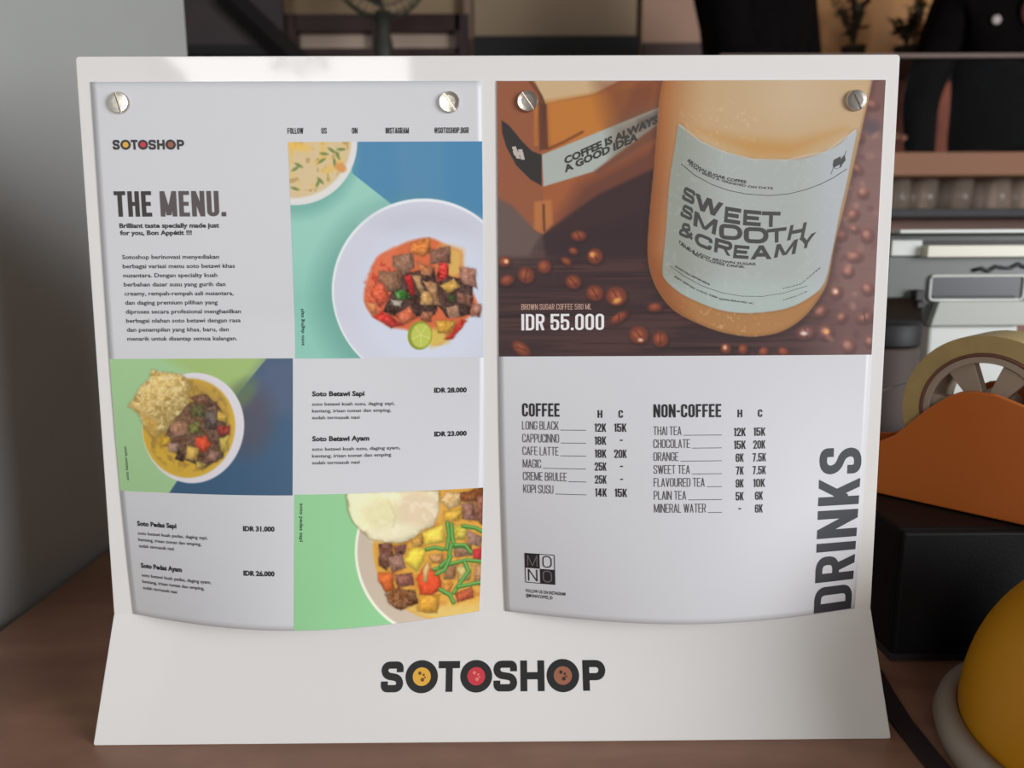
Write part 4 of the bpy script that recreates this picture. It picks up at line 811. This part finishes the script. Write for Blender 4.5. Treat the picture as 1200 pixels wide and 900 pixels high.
LB.make('label_lettering', mat('label_ink', (66, 64, 62), .5), P4, TXT)
LB = Ink(fR); o5 = lambda L: [(580+x*.16667, 90+y*.16667) for x, y in L]
LB.fontquad('COFFEE IS ALWAYS', o5([(480, 565), (1140, 262), (1140, 318), (490, 612)]), f4, .05); LB.fontquad('A GOOD IDEA', o5([(478, 625), (1000, 385), (1000, 440), (490, 670)]), f4, .05); LB.make('box_lettering', mat('box_ink', (58, 56, 50), .5), P4, TXT)
LB = Ink(fR); LB.quads([[np.array(p) for p in o5([(118, 490), (145, 485), (180, 575), (150, 570)])], [np.array(p) for p in o5([(160, 510), (190, 505), (210, 580), (185, 580)])], [np.array(p) for p in o5([(125, 520), (200, 530), (200, 550), (135, 550)])]], f4, 50); LB.make('box_emblem', mat('emblem_ink', (196, 184, 176), .5), P4, TXT)

# ================================================================== RIGHT-HAND OBJECTS
# black box (cash drawer)
bx = thing('cash_drawer', 'low black metal box under the orange tape dispenser', 'cash drawer', (0, 0, 0))
BM_ = mat('black_powder_coat', (21, 21, 23), .55, bump=.15, scale=400, spec=.2)
obj('body', B(.262, .70, .050, .31, .006, .092), BM_, bx, bevel=.003, seg=3)
obj('drawer_front', B(.2622, .6998, .0445, .0495, .0065, .0915), BM_, bx, bevel=.0022, seg=3)
bm = bmesh.new(); box(bm, .262, .70, .048, .30, .0008, .006); obj('base_rim', bm, mat('dark_rim', (46, 46, 50), .4), bx)
bm = bmesh.new(); lathe(bm, [(.007, 0), (.007, .003), (.005, .0035)], 20, Matrix.Translation((.50, .0445, .055)) @ Matrix.Rotation(PI/2, 4, 'X')); obj('lock', bm, mat('lock_steel', (160, 160, 160), .3, 1), bx, True)

# tape dispenser standing diagonally on the box
DA = np.array([.2818, .1192, .092]); dd = np.array([.670, -.7423, 0]); dn = np.array([.7423, .670, 0])
DM = frame_mat(DA, dd, dn, (0, 0, 1))
dp = thing('tape_dispenser', 'orange brown plastic tape dispenser standing askew on the black box', 'tape dispenser', (0, 0, 0))
OR = mat('orange_plastic', (216, 116, 46), .42, bump=.05, scale=200)
prof = [(-.085, .001), (.19, .001), (.19, .052), (.165, .060), (.135, .060), (.105, .0735), (.0847, .0791), (.074, .0825), (.0673, .0845), (.055, .0848), (.047, .0832), (.0395, .079), (.0268, .068), (.016, .056), (.0073, .0464), (-.003, .0401), (-.02, .033), (-.045, .030), (-.07, .034), (-.085, .038)]
for d0, d1 in ((0, .004), (.062, .066)):
    bm = bmesh.new(); prism(bm, prof, d0, d1, DM); obj('side_plate', bm, OR, dp, bevel=.0012)
obj('base', B(-.083, .188, .0045, .0615, .002, .020, M=DM), OR, dp, bevel=.001)
obj('front_block', B(-.083, -.060, .0045, .0615, .021, .031, M=DM), OR, dp, bevel=.001)
bm = bmesh.new(); prism(bm, [(-.088, .036), (-.070, .032), (-.070, .034), (-.088, .042)], .008, .058, DM); obj('cutting_blade', bm, mat('blade_steel', (180, 180, 180), .25, 1), dp)
cx_, cz_ = .0592, .0695
RM = DM @ Matrix.Translation((cx_, 0, cz_)) @ Matrix.Rotation(-PI/2, 4, 'X')     # local z -> across the dispenser
bm = bmesh.new(); lathe(bm, [(.0065, .0045), (.0065, .0615)], 24, RM); obj('axle', bm, mat('axle_grey', (120, 112, 104), .5), dp, True)
rl = thing('tape_roll', 'large roll of tan packing tape on a grey spoked hub in the orange dispenser', 'tape', (0, 0, 0))
RO, RIN = .0522, .0400
bm = bmesh.new(); lathe(bm, [(RIN, .010), (RO, .010), (RO, .056), (RIN, .056)], 96, RM, closed=True); obj('tape', bm, mat('tan_tape', (200, 174, 118), .35, var=.08, scale=90), rl, False, bevel=.0006)
bm = bmesh.new(); lathe(bm, [(RIN-.0018, .0085), (RIN-.0002, .0085), (RIN-.0002, .0575), (RIN-.0018, .0575)], 72, RM, closed=True); obj('cardboard_core', bm, mat('red_brown_core', (128, 84, 70), .6), rl, True)
HG = mat('hub_grey', (186, 168, 148), .45)
bm = bmesh.new(); lathe(bm, [(RIN-.0065, .009), (RIN-.002, .009), (RIN-.002, .057), (RIN-.0065, .057)], 72, RM, closed=True); obj('hub_rim', bm, HG, rl, False, bevel=.0006)
bm = bmesh.new(); lathe(bm, [(.0068, .009), (.0132, .009), (.0132, .05), (.0068, .05)], 40, RM, closed=True); obj('hub_ring', bm, HG, rl, False, bevel=.0008)
for k in range(6):
    a = 2*PI*k/6; bm = bmesh.new(); w0, w1 = .0050, .0088
    vs = []
    for z in (.012, .022):
        for r_, w in ((.0128, w0), (RIN-.0062, w1)):
            for s in (-1, 1):
                p = Vector((r_*math.cos(a)-s*w*math.sin(a), r_*math.sin(a)+s*w*math.cos(a), z)); vs.append(bm.verts.new(RM @ p))
    for f in ((0, 1, 3, 2), (4, 6, 7, 5), (0, 2, 6, 4), (1, 5, 7, 3), (0, 4, 5, 1), (2, 3, 7, 6)): bm.faces.new([vs[i] for i in f])
    obj('spoke', bm, HG, rl, bevel=.0006)
bm = bmesh.new(); a0 = Vector((-.0585, 0, cz_+.012)); pr = [(-.002, .078), (-.018, .072), (-.034, .058), (-.052, .046), (-.070, .040)]
va = [[bm.verts.new(DM @ Vector((x, y, z+dz))) for dz in (0, .0004)] for x, z in pr for y in (.014, .052)]
for i in range(len(pr)-1):
    p = va[2*i], va[2*i+1], va[2*i+2], va[2*i+3]
    for k in (0, 1): bm.faces.new((p[0][k], p[1][k], p[3][k], p[2][k]))
    for s in (0, 1): bm.faces.new((p[s][0], p[s][1], p[s+2][1], p[s+2][0]))
obj('loose_tape_end', bm, mat('clear_tape', (200, 190, 170), .25, alpha=.7), rl)

# white cup sealing machine
mc = thing('sealing_machine', 'white metal tabletop machine with a slotted tray behind the tape roll', 'machine', (0, 0, 0))
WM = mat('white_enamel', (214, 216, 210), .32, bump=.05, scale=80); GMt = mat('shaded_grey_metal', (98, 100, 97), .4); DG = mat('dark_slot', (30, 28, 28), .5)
X0, X1 = .438, .80
obj('column', B(.4905, .592, .45, .55, .021, .1835), WM, mc, bevel=.003)
obj('base_plate', B(.44, .64, .40, .59, .001, .020), WM, mc, bevel=.004)
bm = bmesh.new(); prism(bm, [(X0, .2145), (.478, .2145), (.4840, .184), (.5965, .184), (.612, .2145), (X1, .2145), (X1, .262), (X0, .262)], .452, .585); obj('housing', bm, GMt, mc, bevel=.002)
bm = bmesh.new(); prism(bm, [(.4935, .2115), (.6125, .2115), (.5945, .1842), (.4862, .1842)], .440, .4515); obj('tray_lip', bm, mat('lip_grey', (176, 178, 168), .4), mc, bevel=.001)
obj('top_plate', B(X0, X1, .43, .60, .2865, .2905), WM, mc, bevel=.001)
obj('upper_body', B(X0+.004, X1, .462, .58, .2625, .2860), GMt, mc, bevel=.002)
obj('end_block', B(X0+.002, .474, .4495, .4615, .2620, .2795), WM, mc, bevel=.001)
obj('front_bar', B(.4745, X1, .438, .4615, .2605, .2735), mat('cream_enamel', (224, 220, 200), .35), mc, bevel=.001)
obj('slot', B(.4745, X1, .4600, .4618, .2740, .2790), DG, mc)
bm = bmesh.new(); fr = rrect(.4868, .5930, .2125, .2395, .004)
tube(bm, [(x, .4495, z) for x, z in fr]+[(fr[0][0], .4495, fr[0][1])], .0016, 8); obj('tray_frame', bm, WM, mc, True)
obj('tray_recess', B(.489, .591, .4505, .4519, .2145, .2380), mat('recess_grey', (52, 56, 56), .35), mc)
obj('tray_slot', B(.4900, .584, .4488, .4503, .2128, .2172), DG, mc)
bm = bmesh.new(); box(bm, .4665, .4765, .440, .4515, .212, .2245); box(bm, .4700, .4795, .442, .4515, .2035, .2115); obj('clip', bm, DG, mc, bevel=.0015)
bm = bmesh.new(); rg = random.Random(5)
tube(bm, [(.535+.075*k/9, .4505, .2455+.007*k/9+.0025*math.sin(k*2.4)) for k in range(10)], .0022, 6); obj('cable_knot', bm, DG, mc, True)

# dark jar-like canister between board and column, standing on the table
t = thing('canister', 'dark grey brown canister behind the tape roll beside the white column', 'canister', (.408, .39, 0))
bm = bmesh.new(); lathe(bm, [(.034, .001), (.036, .004), (.036, .166), (.034, .169)], 36); obj('body', bm, mat('canister_grey', (84, 74, 69), .65, spec=.2), t, True)
bm = bmesh.new(); lathe(bm, [(.037, .170), (.0375, .173), (.0375, .192), (.035, .195)], 36); obj('lid', bm, M_black, t, True)

# yellow dome on its base
yc = (.342, -.068)
t = thing('dome', 'large yellow plastic dome on a round off white base in the bottom right corner', 'dome', (yc[0], yc[1], 0))
bm = bmesh.new(); lathe(bm, [(.096, .0006), (.0995, .003), (.1015, .010), (.0995, .0165), (.096, .0188), (.090, .0180), (.089, .012)], 96); obj('base', bm, mat('off_white_plastic', (150, 138, 124), .45), t, True)
bm = bmesh.new(); pr = [(.0885, .0135)]+[(.0895*math.cos(a)**.95, .0185+.100*math.sin(a)) for a in [k*PI/2/24 for k in range(24)]]+[(.002, .1185)]; lathe(bm, pr, 96); obj('shell', bm, mat('yellow_plastic', (196, 134, 10), .5, spec=.3), t, True)

# dark flat strip of even colour on the table
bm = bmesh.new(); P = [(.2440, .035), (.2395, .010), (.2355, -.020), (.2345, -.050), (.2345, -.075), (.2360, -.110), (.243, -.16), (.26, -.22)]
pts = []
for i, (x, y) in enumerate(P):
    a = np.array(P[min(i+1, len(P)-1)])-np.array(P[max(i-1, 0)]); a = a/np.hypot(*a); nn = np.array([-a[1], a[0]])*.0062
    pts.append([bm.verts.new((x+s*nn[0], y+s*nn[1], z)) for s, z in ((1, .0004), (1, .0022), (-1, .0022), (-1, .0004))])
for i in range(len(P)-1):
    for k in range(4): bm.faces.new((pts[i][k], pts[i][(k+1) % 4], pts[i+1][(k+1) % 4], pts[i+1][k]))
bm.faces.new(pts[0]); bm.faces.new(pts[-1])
tag(obj('flat_strip', bm, mat('dark_strip', (36, 24, 24), .6)), 'dark flat strip lying on the table between the stand and the yellow dome', 'strip')

# ---- beyond the camera: what the glossy stand mirrors in front of the left window
cu = thing('added_curtain', 'pale cloth added behind the camera to slant the mirrored window edge', 'added_curtain', (0, 0, 0))
bm = bmesh.new(); n = 24
poly = [(-3.6, .4), (-2.05, .4), (-2.53, 2.28), (-2.80, 2.50), (-2.80, 2.75), (-3.6, 2.75)]  # out-of-view cloth shape added to slant the left window's mirrored edge
prism(bm, poly, -5.86, -5.84); obj('cloth', bm, mat('added_curtain_cloth', (196, 188, 180), .9, var=.08, scale=12, stretch=(6, 1, 1)), cu)
hp = thing('hanging_plant', 'trailing plant hanging before the left window behind the camera', 'plant', (-1.61, -5.8, 2.33))
rg = random.Random(7); bl = bmesh.new(); bs = bmesh.new()
tube(bs, [(0, 0, .45), (0, 0, .06)], .004, 5)
for k in range(9): a = rg.uniform(-.2, .2); tube(bs, [(0, 0, .06), (a*.6, 0, .05), (a, rg.uniform(-.05, .05), rg.uniform(-.03, .02))], .003, 4)
for k in range(90):
    x_ = rg.uniform(-.23, .23); p = Vector((x_, rg.uniform(-.05, .05), rg.uniform(-.05+abs(x_)*.12, .07))); d = Vector((rg.uniform(-1, 1), rg.uniform(-.3, .3), rg.uniform(-1, .5))).normalized(); w = d.cross(Vector((0, 1, 0))).normalized()
    L = rg.uniform(.03, .055); bl.faces.new([bl.verts.new(q) for q in (p, p+d*L*.5+w*L*.3, p+d*L, p+d*L*.5-w*L*.3)])
obj('stem', bs, MATS['plant_stem'], hp); o = obj('foliage', bl, mat('pale_leaf', (120, 130, 100), .6), hp); o['kind'] = 'stuff'
